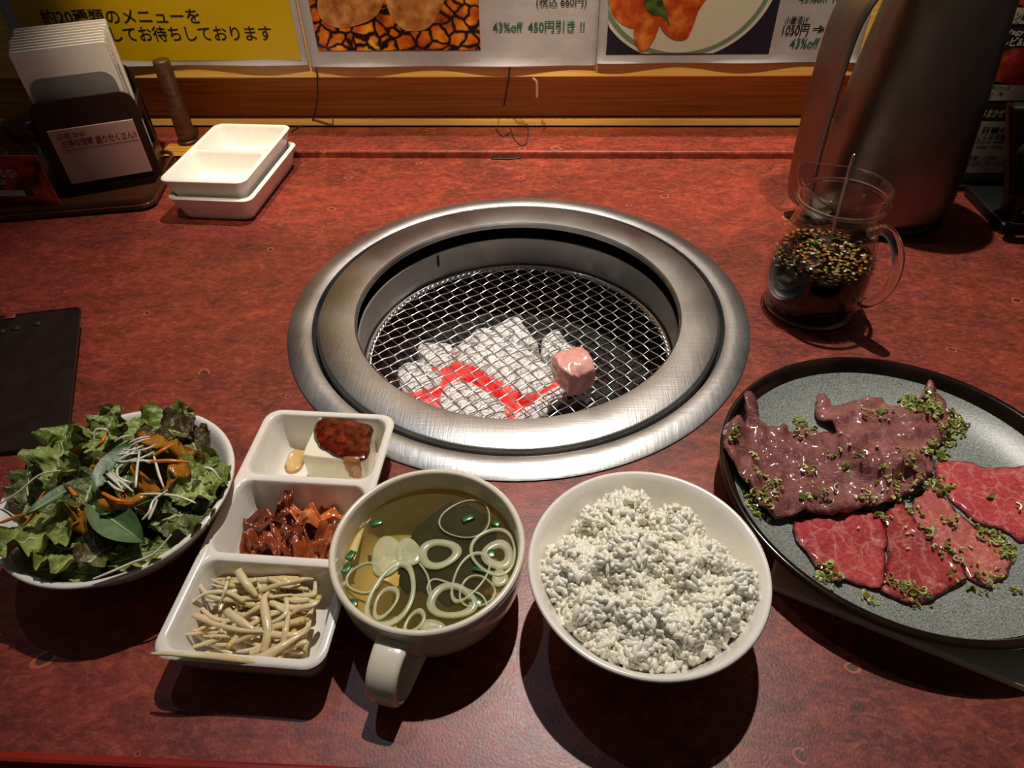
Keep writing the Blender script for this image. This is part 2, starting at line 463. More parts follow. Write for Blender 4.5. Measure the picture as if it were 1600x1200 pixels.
ptext(po, 'ご用意してお待ちしております', (108, 66), (422, 39), M['black'], .012)
t = NT('fire_photo_print')
vo = t.new('ShaderNodeTexVoronoi', feature='DISTANCE_TO_EDGE'); vo.inputs['Scale'].default_value = 62
wv = t.n.new('ShaderNodeVectorMath'); wv.operation = 'ADD'; n2 = t.new('ShaderNodeTexNoise'); n2.inputs['Scale'].default_value = 55; t.link(t.vec(), n2.inputs['Vector'])
sc = t.n.new('ShaderNodeVectorMath'); sc.operation = 'SCALE'; sc.inputs['Scale'].default_value = .016; t.link(n2.outputs['Color'], sc.inputs[0]); t.link(t.vec((1, 1, 1.2)), wv.inputs[0]); t.link(sc.outputs[0], wv.inputs[1]); t.link(wv.outputs[0], vo.inputs['Vector'])
nn = t.noise(30, 4); cc = t.ramp(nn, [(.30, (70, 22, 6)), (.45, (190, 84, 14)), (.6, (240, 150, 30)), (.75, (250, 214, 90))])
t.color(t.mix(t.ramp(vo.outputs['Distance'], [(.06, (0, 0, 0)), (.16, (255,) * 3)]), (22, 14, 10), cc)); t.set(rough=.25); M['firephoto'] = t.m
M['friedmeat'] = grain('grilled_meat_print', [(.3, (120, 62, 26)), (.5, (176, 112, 58)), (.72, (214, 160, 100))], 70, rough=.3)
M['chicken'] = grain('glazed_chicken_print', [(.3, (120, 34, 12)), (.5, (184, 78, 26)), (.72, (224, 140, 60))], 60, rough=.3)
M['greenherb'] = grain('herb_print', [(.4, (40, 60, 26)), (.6, (84, 110, 50))], 90, rough=.3)
M['navy'] = flat('navy_print', (34, 32, 48), .3); M['plateprint'] = flat('plate_print', (196, 194, 182), .3); M['greenrim'] = flat('green_rim_print', (104, 132, 108), .3)
x0, _, z0, _ = pq((486, 105), (490, 90)); _, x1, _, _ = pq((900, 101), (931, 90))
po = poster('wall_poster', x0, x1, z0, ZT, M['paper'], 'white poster with a photo of meat over flames and green discount lettering', 'poster', seed=4)
a0, a1, b0, _ = pq((497, 78), (751, 78)); ph_ = print_area(po, 'photo_print', a0, a1, b0, ZT - .02, M['firephoto'])
print_blob(po, 'meat_print', [(497, 20), (520, 42), (556, 40), (590, 22), (600, -20), (560, -50), (505, -30)], M['friedmeat'], .0016, ph_)
print_blob(po, 'meat_print', [(606, 14), (630, 46), (668, 44), (690, 10), (700, -30), (640, -50), (606, -20)], M['friedmeat'], .0017, ph_)
ptext(po, '(税込 660円)', (838, 14), (917, -8), M['black'], .0)
ptext(po, '43%off  450円引き !!', (770, 51), (914, 31), M['green_ink'], .012)
x0, _, z0, _ = pq((932, 101), (940, 90)); _, x1, _, _ = pq((1290, 93), (1340, 92))
po = poster('wall_poster', x0, x1, z0 + .001, ZT, M['paper'], 'white poster with a photo of glazed chicken on a plate behind the jug', 'poster', seed=5.4)
a0, a1, b0, _ = pq((947, 83), (1201, 84)); ph_ = print_area(po, 'photo_print', a0, a1, b0, ZT - .02, M['navy'])
cx = WY(1075, -40, PY - .0016)
def disc(par, name, r, d, mat, zc=b0 + .001):
    o = par.location; pts = []
    for i in range(120):
        a = 2 * PI * i / 120; z = cx.z + r * .88 * math.sin(a); x = cx.x + r * math.cos(a)
        pts.append(Vector((min(max(x, a0), a1), 0, max(z, zc))))
    y = PY - d; V = [Vector((p.x - o.x, y - o.y, p.z - o.z)) for p in pts]; n = len(V); V += [v + Vector((0, .0002, 0)) for v in V]
    mk(name, (V, [tuple(range(n)), tuple(range(n, 2 * n))[::-1]] + [(i, (i + 1) % n, n + (i + 1) % n, n + i) for i in range(n)]), mat, ph_, False)
disc(po, 'plate_print', .094, .0015, M['plateprint']); disc(po, 'rim_print', .090, .0017, M['greenrim']); disc(po, 'plate_print', .085, .0019, M['plateprint'])
print_blob(po, 'chicken_print', [(955, -20), (957, 22), (985, 44), (1020, 40), (1034, 14), (1000, -30)], M['chicken'], .0023, ph_)
print_blob(po, 'chicken_print', [(990, 50), (998, 76), (1010, 78), (1024, 58), (1030, 34), (1006, 36)], M['chicken'], .0024, ph_)
print_blob(po, 'chicken_print', [(1030, 30), (1046, 58), (1070, 62), (1082, 44), (1092, 16), (1110, -20), (1050, -30)], M['chicken'], .0025, ph_)
print_blob(po, 'herb_print', [(1008, 8), (1018, 22), (1036, 26), (1046, 40), (1040, 16), (1030, -8), (1010, -6)], M['greenherb'], .0028, ph_)
ptext(po, '小壷漬け', (1225, 38), (1265, 25), M['black'], .012)
ptext(po, '1050円', (1221, 56), (1266, 37), M['black'], .012)
ptext(po, '→', (1269, 50), (1290, 39), M['black'], .03)
ptext(po, '43%off', (1233, 75), (1282, 59), M['green_ink'], .012)
ptext(po, '43%off 10', (1248, 3), (1318, -12), M['green_ink'], .012)

# ---- loose cords on the wall and ledge
M['cord'] = flat('dark_cord', (46, 34, 26), .6); M['clearwire'] = flat('pale_wire', (150, 130, 120), .3)
def cord(name, pts, r, mat, label):
    return tag(mk(name, tube(spline(pts, 6), r, 6), mat), label, 'cord')
def wl(x, y, d=0): return WY(x, y, .355 - d)
cord('hanging_cord', [WY(493, 104, .331), WY(496, 125, .331), WY(495, 160, .345), W(490, 186, .012) - Vector((0, .012, 0)), W(470, 197, LH + .001), W(455, 206, LH + .001)], .0008, M['cord'],
     'thin dark cord hanging between the yellow notice and the meat poster')
cord('hanging_cord', [WY(796, 105, .331), WY(795, 122, .331), WY(790, 150, .348), W(784, 182, .014), W(775, 200, LH + .001), W(785, 212, LH + .001), W(796, 208, LH + .001)], .0009, M['cord'],
     'dark cord hanging down the boards under the middle poster')
cord('wire_loop', [W(797, 198, LH + .0012), W(803, 215, LH + .0012), W(813, 226, LH + .0012), W(823, 222, LH + .0012), W(825, 200, LH + .0012), W(820, 190, .013)], .0006, M['cord'],
     'small wire loop lying on the ledge under the posters')
cord('cord_end', [WY(832, 122, .3318), WY(838, 128, .331), WY(839, 140, .331), WY(839, 153, .331)], .0016, flat('pale_tie', (170, 130, 100), .6), 'short pale cord end hanging from the upper board')
cord('black_hook', [W(768, 248, .001), W(800, 248, .001), W(832, 243, .001), W(838, 236, .004), W(845, 236, .004), W(848, 245, .001)], .0009, M['rubber'],
     'thin black hooked wire lying at the back of the table')

# ============================================================ TABLE GRILL
gr = root('table_grill', (0, 0, -.12), 'round stainless steel charcoal grill built into the red table', 'grill')
def gp(name, geo, mat): return autosmooth(mk(name, shift(geo, (0, 0, .12)), mat, gr), 35)
gp('outer_flange', lathe([(.1725, -.006), (.176, -.006), (.19, .0004), (.1902, .0012), (.189, .0018), (.180, .0040), (.174, .0042), (.1705, .0026), (.1695, -.002), (.1695, -.006)], 128, closed=True), M['steel_worn'])
gp('inner_ring', lathe([(.1668, -.004), (.1668, .0012), (.1658, .0030), (.1640, .0040), (.140, .0036), (.1362, .0030), (.1348, .0016), (.1345, -.002), (.1358, -.002), (.1368, .0010), (.161, .0016), (.164, -.004)], 128, closed=True), M['steel'])
gp('drip_wall', lathe([(.169, -.005), (.158, -.012), (.150, -.02), (.150, -.1), (.152, -.1), (.152, -.018), (.171, -.006)], 96, closed=True), M['soot'])
gp('collar', lathe([(.1352, -.0145), (.1346, -.0150), (.1375, -.052), (.1385, -.054), (.1398, -.052), (.1362, -.0145)], 128, closed=True), M['steel_sooty'])
k = (.1352 + .1385) / 2; ang = math.radians(128)
gp('slot', xf(box(-.0012, .0012, -.0012, .0012, -.030, -.017, .0004, 1), Matrix.Translation((.1352 * math.cos(ang), .1352 * math.sin(ang), 0)) @ Matrix.Rotation(ang, 4, 'Z')), M['rubber'])
gp('fire_pot', lathe([(0, -.108), (.09, -.107), (.125, -.098), (.139, -.078), (.141, -.055), (.1435, -.055), (.142, -.08), (.128, -.104), (.09, -.113), (0, -.114)], 96), M['soot'])
ZG = -.0475
gt = root('wire_grate', (0, 0, ZG), 'round crimped wire mesh grate lying over the glowing charcoal', 'grate')
def ring(R, r, tw=0, n=160):
    P = [(R * math.cos(2 * PI * i / n), R * math.sin(2 * PI * i / n), tw * math.sin(i * PI / 2.0)) for i in range(n + 1)]
    return tube(P, r, 6, caps=False)
mk('rim', ring(.1345, .0019), M['wire'], gt)
for ph in (0, 1):                                 # edge wire wound round the rim
    n = 420; P = []
    for i in range(n + 1):
        a = 2 * PI * i / n; b = a * 70 + ph * PI
        P.append(((.1318 + .0014 * math.cos(b)) * math.cos(a), (.1318 + .0014 * math.cos(b)) * math.sin(a), .0014 * math.sin(b)))
    mk('winding', tube(P, .00085, 5, caps=False), M['wire'], gt)
PITCH = .0103; RG = .1315; TH = math.radians(39)
for fam in (0, 1):
    th = TH + fam * PI / 2; d = Vector((math.cos(th), math.sin(th), 0)); nrm = Vector((-d.y, d.x, 0))
    for i in range(-13, 14):
        off = (i + .5 * 0) * PITCH
        if abs(off) > RG - .004: continue
        L = math.sqrt(RG * RG - off * off); ns = max(4, int(2 * L / PITCH * 4)); P = []
        for j in range(ns + 1):
            s = -L + 2 * L * j / ns
            P.append(nrm * off + d * s + Vector((0, 0, .0006 * math.cos(PI * s / PITCH + PI * (i % 2) + fam * PI))))
        mk('wire', tube(P, .00062, 5, caps=False), M['wire'], gt)

# ---- charcoal under the grate
def ash_mat(name, hot):
    t = NT(name); a = t.noise(60, 6, dist=.5, rough=.65)
    vo = t.new('ShaderNodeTexVoronoi', feature='DISTANCE_TO_EDGE'); vo.inputs['Scale'].default_value = 130; t.link(t.vec(), vo.inputs['Vector'])
    c = t.ramp(a, [(.26, (70, 64, 60)), (.36, (190, 184, 176)), (.5, (240, 238, 232)), (.8, (250, 248, 244))])
    t.color(t.mix(t.ramp(vo.outputs['Distance'], [(.0, (0,) * 3), (.045, (255,) * 3)]), (84, 76, 70), c)); t.set(rough=.95); t.bump(a, .5, .002); return t.m
def ember_mat():
    t = NT('glowing_ember'); a = t.noise(55, 5, dist=.6, rough=.65)
    t.color(t.ramp(a, [(.3, (60, 20, 16)), (.7, (180, 150, 140))])); t.set(rough=.9)
    e = t.ramp(a, [(.30, (60, 4, 6)), (.45, (206, 22, 24)), (.60, (246, 58, 52)), (.78, (255, 132, 112))])
    t.link(e, t.b.inputs['Emission Color']); t.b.inputs['Emission Strength'].default_value = 1.15; t.bump(a, .6, .002); return t.m
M['ash'] = ash_mat('white_ash', 0); M['ember'] = ember_mat()
M['blackcoal'] = grain('black_charcoal', [(.3, (10, 9, 9)), (.62, (34, 31, 29)), (.8, (120, 114, 108))], 45, 5, rough=.7, bump=.6, bscale=110, bdist=.002)
def coal(pts, ztop, th, label, mats, glow=None, seed=0, amp=.0022, dome=.003):
    """a lump traced from above: domed rough top, steep broken sides, glowing flank where `glow` points"""
    P = [W(x, y, ztop) for x, y in pts]; c = sum(P, Vector()) / len(P)
    top = [Vector((p.x, p.y)) for p in spline(P, 3, True)]; top = resample(top, .005)
    I = []; xs = [p.x for p in top]; ys = [p.y for p in top]; x = min(xs)
    while x < max(xs):
        y = min(ys)
        while y < max(ys):
            q = Vector((x, y))
            if inside(q, top) and bdist(q, top) > .003: I.append(q)
            y += .005
        x += .005
    v, F, ov, nb = cdt(top, (), I); V = []
    for p in v: V.append(Vector((p.x, p.y, ztop + dome * min(1, bdist(p, top) / .012) - dome)))
    bidx = [next(i for i, o in enumerate(ov) if k in o) for k in range(len(top))]
    rings = [bidx]; L = 4
    for l in range(1, L + 1):
        r = []; sc = 1 + .10 * math.sin(PI * l / (L + 1)); 
        for k in range(len(top)):
            p = top[k]; q = c.to_2d() + (p - c.to_2d()) * sc; V.append(Vector((q.x, q.y, ztop - dome - th * l / L))); r.append(len(V) - 1)
        rings.append(r)
    FF = list(F); nt = len(FF); n = len(top)
    for a, b in zip(rings, rings[1:]):
        for k in range(n): FF.append((a[k], b[k], b[(k + 1) % n], a[(k + 1) % n]))
    FF.append(tuple(rings[-1])[::-1])
    V = [p + Vector((nz(p.x * 90, p.y * 90, seed + p.z * 90), nz(p.x * 90, p.y * 90, seed + 7 + p.z * 90), 1.0 * nz(p.x * 110, p.y * 110, seed + 3))) * amp for p in V]
    g = Vector(glow).normalized() if glow else None
    def fm(p):
        if g is None or len(mats) < 2: return 0
        return 1 if (p.normal.z < .62 and p.normal.dot(g) > .05) else 0
    return tag(mk('charcoal', (V, FF), None, mats=mats, fm=fm), label, 'charcoal', 'lumps of burning charcoal in the grill')
A_, E_, B_ = M['ash'], M['ember'], M['blackcoal']
coal([(640, 585), (700, 548), (790, 600), (838, 640), (790, 672), (700, 668), (640, 640)], -.079, .024, 'red glowing bed of charcoal under the ashy lumps', [E_], seed=1)
coal([(704, 545), (725, 527), (757, 508), (800, 530), (862, 568), (868, 590), (850, 604), (812, 610), (760, 578), (722, 562)], -.0585, .026, 'long white ash-covered charcoal block with a glowing red front, largest lump', [A_, E_], (-.3, -1, .1), 2)
coal([(770, 508), (790, 497), (808, 492), (826, 514), (842, 538), (806, 530), (784, 520)], -.0560, .03, 'white ashy charcoal lump pointing back, behind the largest lump', [A_], None, 3)
coal([(846, 530), (872, 512), (884, 530), (905, 550), (888, 566), (862, 560)], -.060, .028, 'pale ashy charcoal lump right behind the pink meat cube', [A_], None, 4)
coal([(652, 540), (676, 531), (702, 536), (712, 556), (694, 572), (664, 566)], -.060, .026, 'rounded white charcoal lump at the left of the largest lump', [A_, E_], (1, -.6, 0), 5)
coal([(622, 572), (645, 562), (672, 568), (690, 590), (668, 604), (640, 612), (624, 596)], -.062, .026, 'grey speckled charcoal lump furthest left in the grill', [A_, E_], (.6, -1, 0), 6)
coal([(690, 610), (710, 592), (738, 596), (772, 616), (792, 642), (786, 664), (740, 670), (694, 646)], -.0600, .024, 'arched ashy charcoal lump at the front of the glowing bed', [A_, E_], (.8, .5, 0), 7)
coal([(800, 652), (836, 622), (866, 600), (884, 608), (850, 640), (824, 664)], -.062, .02, 'grey ashy charcoal slab in front of the pink meat cube', [A_], None, 8)
coal([(838, 660), (872, 626), (920, 604), (966, 586), (972, 606), (930, 640), (890, 668)], -.066, .02, 'black unburnt charcoal stick at the front right of the grill', [B_], None, 9, dome=.006)
coal([(822, 516), (846, 506), (862, 520), (850, 536), (834, 534)], -.068, .024, 'small black charcoal lump at the back of the heap', [B_], None, 10)
coal([(655, 625), (672, 612), (690, 628), (690, 650), (668, 650)], -.066, .02, 'small glowing red charcoal lump at the front left of the heap', [E_], None, 11)

# ---- pink cube of meat on the grate
def meat_cube():
    n = 12; bm = bmesh.new(); bmesh.ops.create_cube(bm, size=1)
    bmesh.ops.subdivide_edges(bm, edges=bm.edges[:], cuts=n, use_grid_fill=True)
    c = W(897, 588, ZG + .012); M3 = Matrix.Rotation(math.radians(28), 4, 'Z')
    for v in bm.verts:
        p = v.co * 2; k = max(abs(p.x), abs(p.y), abs(p.z)); s = p.normalized() * 1.25
        p = p * .72 + s * .28
        p = Vector((p.x * .0150, p.y * .0140, p.z * .0115))
        if p.y < 0: p.z -= .004 * max(0, -p.y / .014) ** 2; p.x *= 1 - .22 * max(0, -p.y / .014)
        q = p + Vector((nz(p.x * 130, p.y * 130, p.z * 130), nz(p.x * 130 + 5, p.y * 130, p.z * 130), nz(p.x * 130, p.y * 130 + 5, p.z * 130))) * .0018
        q += Vector((0, 0, -.003 * math.exp(-((p.x + .004) / .002) ** 2))) if p.y < -.004 else Vector()
        v.co = c + (M3 @ q)
    lo = min(v.co.z for v in bm.verts)
    for v in bm.verts: v.co.z += ZG + .0022 - lo
    V = [v.co.copy() for v in bm.verts]; bm.verts.index_update(); F = [tuple(v.index for v in f.verts) for f in bm.faces]; bm.free(); return V, F
t = NT('raw_pink_fat'); a = t.noise(80, 4, dist=1)
t.color(t.ramp(a, [(.3, (222, 144, 132)), (.5, (236, 172, 156)), (.72, (244, 200, 184))])); t.set(rough=.22, sss=.25, ssss=.004, coat=.4); t.bump(a, .35, .001)
tag(mk('meat_cube', meat_cube(), t.m), 'pink cube of raw fatty meat on the wire grate', 'meat')

# ============================================================ CHINA
def divided_dish(name, c, w, d, H, ncomp, rotz, label, cat, mat, group=None, foot=.78, wall=.0042, r=.010, rib=.004):
    """oblong china dish, long side along y, ncomp wells one behind the other"""
    NS = 6
    def ringpts(W_, D_, R_, z, cx=0, cy=0): return [Vector((cx + x, cy + y, z)) for x, y in rrect(W_, D_, R_, NS)]
    V, F = [], []
    def loft(rings, cap=False):
        ids = []
        for rg in rings:
            k = len(V); V.extend(rg); ids.append(list(range(k, k + len(rg))))
        for a, b in zip(ids, ids[1:]):
            n = len(a)
            for i in range(n): F.append((a[i], a[(i + 1) % n], b[(i + 1) % n], b[i]))
        if cap: F.append(tuple(ids[-1]))
        return ids
    fw, fd = w * foot, d - w * (1 - foot)
    out = [ringpts(fw * .92, fd * .95, r * .7, .0015), ringpts(fw, fd, r * .8, 0), ringpts(fw + .003, fd + .003, r * .8, .002)]
    for t_ in (.35, .7, .9): out.append(ringpts(fw + (w - fw) * t_ ** .8, fd + (d - fd) * t_ ** .8, r, H * t_))
    out += [ringpts(w, d, r, H - .0012), ringpts(w - .0012, d - .0012, r, H - .0003), ringpts(w - .003, d - .003, r, H)]
    ids = loft(out); F.append(tuple(ids[0])[::-1])
    ot = [(p.x, p.y) for p in out[-1]]
    iw = w - 2 * wall; il = (d - 2 * wall - (ncomp - 1) * rib) / ncomp; holes = []; wells = []
    for k_ in range(ncomp):
        cy = -d / 2 + wall + il / 2 + k_ * (il + rib)
        dip = .0
        rg = [ringpts(iw, il, r * .8, H, 0, cy), ringpts(iw - .0012, il - .0012, r * .8, H - .0006, 0, cy), ringpts(iw - .003, il - .002, r * .8, H - .003, 0, cy),
              ringpts(iw - .010, il - .008, r * .8, H * .45, 0, cy), ringpts(iw - .014, il - .012, r * .8, H * .22, 0, cy), ringpts(iw - .02, il - .018, r * .7, .0042, 0, cy), ringpts(iw - .03, il - .028, r * .5, .0036, 0, cy)]
        holes.append([(p.x, p.y) for p in rg[0]]); wells.append(rg)
    v, fc, ov, nb = cdt(ot, holes); k0 = len(V); V.extend([Vector((p.x, p.y, H)) for p in v]); F.extend([tuple(i + k0 for i in q) for q in fc])
    for rg in wells: loft(rg, True)
    o = mk(name, (V, F), mat, smooth=True, origin=(0, 0, 0))
    me = o.data; bm = bmesh.new(); bm.from_mesh(me); bmesh.ops.remove_doubles(bm, verts=bm.verts[:], dist=1e-5); bmesh.ops.recalc_face_normals(bm, faces=bm.faces[:]); bm.to_mesh(me); bm.free()
    o.location = c; o.rotation_euler = (0, 0, rotz)
    autosmooth(o, 50)
    return tag(o, label, cat, group)
TRC = Vector((-.1180, -.2440, 0)); TRR = math.radians(-2.2)
tray = divided_dish('divided_dish', TRC, .0865, .1705, .030, 3, TRR, 'long white china dish with three wells of side dishes', 'dish', M['white'])
DC = Vector((-.3105, .2075, 0))
d1 = divided_dish('sauce_dish', DC + Vector((.003, -.003, 0)), .0885, .140, .0265, 1, math.radians(-3.5), 'white two-well sauce dish, lower one of the stack', 'dish', M['white_dish'], 'stacked sauce dishes by the napkins')
d2 = divided_dish('sauce_dish', DC + Vector((0, 0, .0178)), .0885, .140, .0265, 2, math.radians(-3.0), 'white empty two-well sauce dish, topmost of the stack', 'dish', M['white_dish'], 'stacked sauce dishes by the napkins')

def bowl(name, c, R, H, foot, label, mat, th=.0035, n=96, shape=.55, cat='bowl', fh=.006):
    P = [(0, fh * .6), (foot - .004, fh * .6), (foot - .003, 0), (foot, 0), (foot + .001, fh)]
    for i in range(1, 13):
        t_ = i / 12; P.append((foot + .001 + (R - foot - .001) * t_ ** shape, fh + (H - fh) * t_))
    P[-1] = (R, H - .0012); P += [(R - .0006, H - .0003), (R - th * .5, H), (R - th * .9, H - .0006)]
    for i in range(11, -1, -1):
        t_ = i / 12; r_ = foot + .001 + (R - foot - .001) * t_ ** shape - th
        P.append((max(r_, .004), fh + th + (H - fh - th) * t_))
    P.append((0, fh + th))
    return tag(mk(name, shift(lathe(P, n), c), mat, origin=c), label, cat)
RC = Vector((.0768, -.2810, 0)); RR, RHH = .0592, .052
bowl('rice_bowl', RC, RR, RHH, .024, 'round white china bowl heaped with boiled rice', M['white'], .0032, shape=.62)
SC = Vector((-.2170, -.2365, 0)); SR, SH = .0640, .043
bowl('salad_bowl', SC, SR, SH, .030, 'round white china bowl full of green leaf salad', M['white'], .0036, shape=.60)
# soup cup with a strap handle
CC = Vector((-.0345, -.2700, 0)); CR, CH = .0506, .047
cup = root('soup_cup', CC, 'cream china soup cup with one loop handle towards the viewer', 'cup')
prof = [(0, .003), (.026, .003), (.027, 0), (.030, 0), (.0315, .003), (.040, .008), (.0462, .016), (.0490, .026), (.0498, .038), (.0500, .0425), (.0506, .0438), (.0506, .0458), (.0498, .0468), (.0484, .0470), (.0474, .0462), (.0470, .044),
        (.0462, .034), (.0450, .024), (.0425, .015), (.036, .0085), (.026, .0062), (0, .006)]
mk('body', lathe(prof, 96), M['cream'], cup)
hd = Vector((-.22, -1, 0)).normalized(); sd = Vector((-hd.y, hd.x, 0))
path = [(.0478, .0350), (.0560, .0362), (.0645, .0325), (.0692, .0245), (.0688, .0150), (.0625, .0085), (.0530, .0095), (.0425, .0135)]
pp = spline([hd * a + Vector((0, 0, b)) for a, b in path], 6)
V, F = [], []; n = len(pp); K = 12
for i, p in enumerate(pp):
    t_ = (pp[min(i + 1, n - 1)] - pp[max(i - 1, 0)]).normalized(); up_ = sd.cross(t_).normalized(); wd = .0080 + .0025 * (abs(i / (n - 1) - .4) * 2) ** 3
    for k in range(K):
        a = 2 * PI * k / K; ca, sa = math.cos(a), math.sin(a)
        V.append(p + sd * (wd * math.copysign(abs(ca) ** .6, ca)) + up_ * (.0026 * math.copysign(abs(sa) ** .7, sa)))
for i in range(n - 1):
    for k in range(K): F.append((i * K + k, i * K + (k + 1) % K, (i + 1) * K + (k + 1) % K, (i + 1) * K + k))
F += [tuple(range(K))[::-1], tuple((n - 1) * K + k for k in range(K))]
mk('handle', (V, F), M['cream'], cup)
# meat plate
PC = Vector((.2385, -.2000, 0)); PR = .1075
plate = root('meat_plate', PC, 'round grey speckled plate with a glossy black rim holding raw meat', 'plate')
t = NT('speckled_grey_glaze'); a = t.noise(1300, 2, rough=.7); b = t.noise(14, 3)
t.color(t.mix(t.ramp(b, [(.35, (0, 0, 0)), (.65, (120,) * 3)]), t.ramp(a, [(.36, (66, 72, 72)), (.5, (122, 128, 124)), (.64, (168, 172, 164))]), (150, 154, 148))); t.set(rough=.34); t.bump(a, .2, .0004); M['greyglaze'] = t.m
M['blackglaze'] = grain('black_brown_glaze', [(.35, (14, 10, 8)), (.7, (40, 26, 18))], 24, rough=.16, bump=.1, bscale=60)
mk('rim', lathe([(0, .004), (.058, .004), (.059, 0), (.064, 0), (.065, .005), (.085, .009), (.100, .017), (.1062, .0245), (.1074, .0268), (.1068, .0284), (.1050, .0290), (.1030, .0284), (.1012, .0255), (.0995, .0212), (.0990, .0205), (.09, .0130), (.078, .0088), (0, .007)], 128), M['blackglaze'], plate)
gz = [(.0988, .0208), (.0955, .0186), (.090, .0158), (.082, .0124), (.070, .0102), (.05, .0092), (0, .0090), (0, .0080), (.05, .0082), (.070, .0092), (.082, .0114), (.090, .0146), (.0955, .0176)]
mk('glazed_well', lathe(gz, 128), M['greyglaze'], plate)
SURF = Surf(); SURF.add(shift(lathe([(.1068, .0284), (.1030, .0284), (.0990, .0206)] + gz[:7], 64), PC))

# ============================================================ RICE
def rice():
    r = random.Random(5); V, F = [], []
    clumps = [(985, 775, .062, .0085), (960, 800, .060, .014), (1060, 810, .060, .012), (900, 870, .056, .018), (985, 850, .064, .020), (1090, 870, .060, .020), (1150, 900, .055, .016),
              (930, 935, .054, .016), (1010, 935, .058, .020), (1000, 1000, .050, .017), (1070, 980, .052, .016), (960, 985, .049, .014), (1110, 940, .055, .015), (1045, 1015, .046, .012)]
    cl = [(W(x, y, z), s) for x, y, z, s in clumps]
    def h(x, y):
        d = math.hypot(x - RC.x, y - RC.y); z = .030
        for p, s in cl: z = max(z, p.z - .8 * ((x - p.x) ** 2 + (y - p.y) ** 2) / s)
        z += .0055 * fb(x * 75, y * 75, 2, 3)
        inner = .0095 + (RHH - .0095) * max(0, (d + .003 - .025) / (RR - .025)) ** (1 / .62)
        return z, inner
    def grain_at(c, d, L, w):
        d = d.normalized(); a = Vector((0, 0, 1)) if abs(d.z) < .8 else Vector((1, 0, 0)); a = (a - d * a.dot(d)).normalized(); b = d.cross(a); k = len(V)
        prof_ = [(-.5, .0), (-.42, .55), (-.18, .96), (.12, 1), (.38, .66), (.5, 0)]
        for t_, rr in prof_:
            if rr == 0: V.append(c + d * (t_ * L)); continue
            for i in range(6):
                th = PI * i / 3; V.append(c + d * (t_ * L) + a * (math.cos(th) * w * rr) + b * (math.sin(th) * w * rr * .85))
        i0 = k + 1
        for i in range(6): F.append((k, i0 + (i + 1) % 6, i0 + i))
        for s in range(3):
            for i in range(6): F.append((i0 + s * 6 + i, i0 + s * 6 + (i + 1) % 6, i0 + (s + 1) * 6 + (i + 1) % 6, i0 + (s + 1) * 6 + i))
        e = i0 + 24
        for i in range(6): F.append((i0 + 18 + i, i0 + 18 + (i + 1) % 6, e))
    n = 0; tries = 0
    while n < 3200 and tries < 60000:
        tries += 1
        a = r.uniform(0, 2 * PI); d = (RR - .004) * math.sqrt(r.random()); x, y = RC.x + d * math.cos(a), RC.y + d * math.sin(a)
        z, inn = h(x, y)
        if z < inn + .0015: continue
        dep = r.random() ** 2 * .0030; zz = z - dep + r.gauss(0, .0008)
        if zz < inn + .0024: continue
        grain_at(Vector((x, y, zz)), Vector((r.gauss(0, 1), r.gauss(0, 1), r.gauss(0, .7))), r.uniform(.0062, .0082), r.uniform(.00155, .0020)); n += 1
    # packed rice underneath the loose grains
    N = 46; idx = {}; 
    for i in range(N + 1):
        for j in range(N + 1):
            x = RC.x + (i / N - .5) * 2 * RR; y = RC.y + (j / N - .5) * 2 * RR; z, inn = h(x, y)
            if math.hypot(x - RC.x, y - RC.y) < RR - .005 and z - .003 > inn - .002: V.append(Vector((x, y, z - .0016))); idx[i, j] = len(V) - 1
    for i in range(N):
        for j in range(N):
            q = [(i, j), (i + 1, j), (i + 1, j + 1), (i, j + 1)]
            if all(k in idx for k in q): F.append(tuple(idx[k] for k in q))
    return V, F
t = NT('boiled_rice'); a = t.noise(150, 2)
t.color(t.ramp(a, [(.3, (252, 246, 224)), (.7, (255, 252, 238))])); t.set(rough=.25, coat=.15); t.translucent(.10); M['rice'] = t.m
tag(mk('boiled_rice', rice(), M['rice']), 'heap of glossy boiled white rice in the white bowl', 'rice', kind='stuff')

# ============================================================ SOUP
SZ = .0335
t = NT('clear_broth'); a = t.noise(40, 3, dist=.6)
t.color(t.ramp(a, [(.35, (168, 158, 112)), (.65, (190, 180, 132))])); t.set(rough=.04, ior=1.33); t.veil((246, 238, 206), .08)
t.bump(t.noise(45, 2), .05, .001); M['broth'] = t.m
rs = .0456
tag(mk('soup', shift(lathe([(0, SZ), (rs - .003, SZ), (rs - .0008, SZ + .0003), (rs, SZ + .0010), (.0446, .024), (.0421, .0155), (.0356, .0092), (.0256, .0068), (0, .0066)], 72), CC), M['broth'], origin=CC + Vector((0, 0, .0066))), 'clear yellowish broth filling the cream soup cup', 'soup')
M['seaweed'] = grain('dark_seaweed', [(.3, (12, 16, 6)), (.7, (30, 36, 14))], 60, rough=.9, spec=.05)
sw = [(690, 800), (730, 796), (762, 822), (770, 870), (752, 915), (715, 945), (672, 940), (640, 925), (628, 885), (640, 850), (660, 820)]
tag(mk('seaweed', sheet([W(x, y, SZ - .006) for x, y in sw], lambda x, y: SZ - .0036 + .0008 * nz(x * 90, y * 90, 3), .0022, .0026, 3, wob=.008), M['seaweed']), 'dark green seaweed sunk in the middle of the soup', 'seaweed')
M['onion'] = grain('pale_onion', [(.3, (196, 198, 156)), (.7, (224, 222, 192))], 90, rough=.2, alpha=.58)
M['onion_edge'] = grain('green_onion_skin', [(.3, (130, 160, 70)), (.7, (176, 190, 110))], 90, rough=.2)
M['chive'] = grain('dark_chive', [(.3, (24, 66, 22)), (.7, (56, 110, 40))], 90, rough=.25)
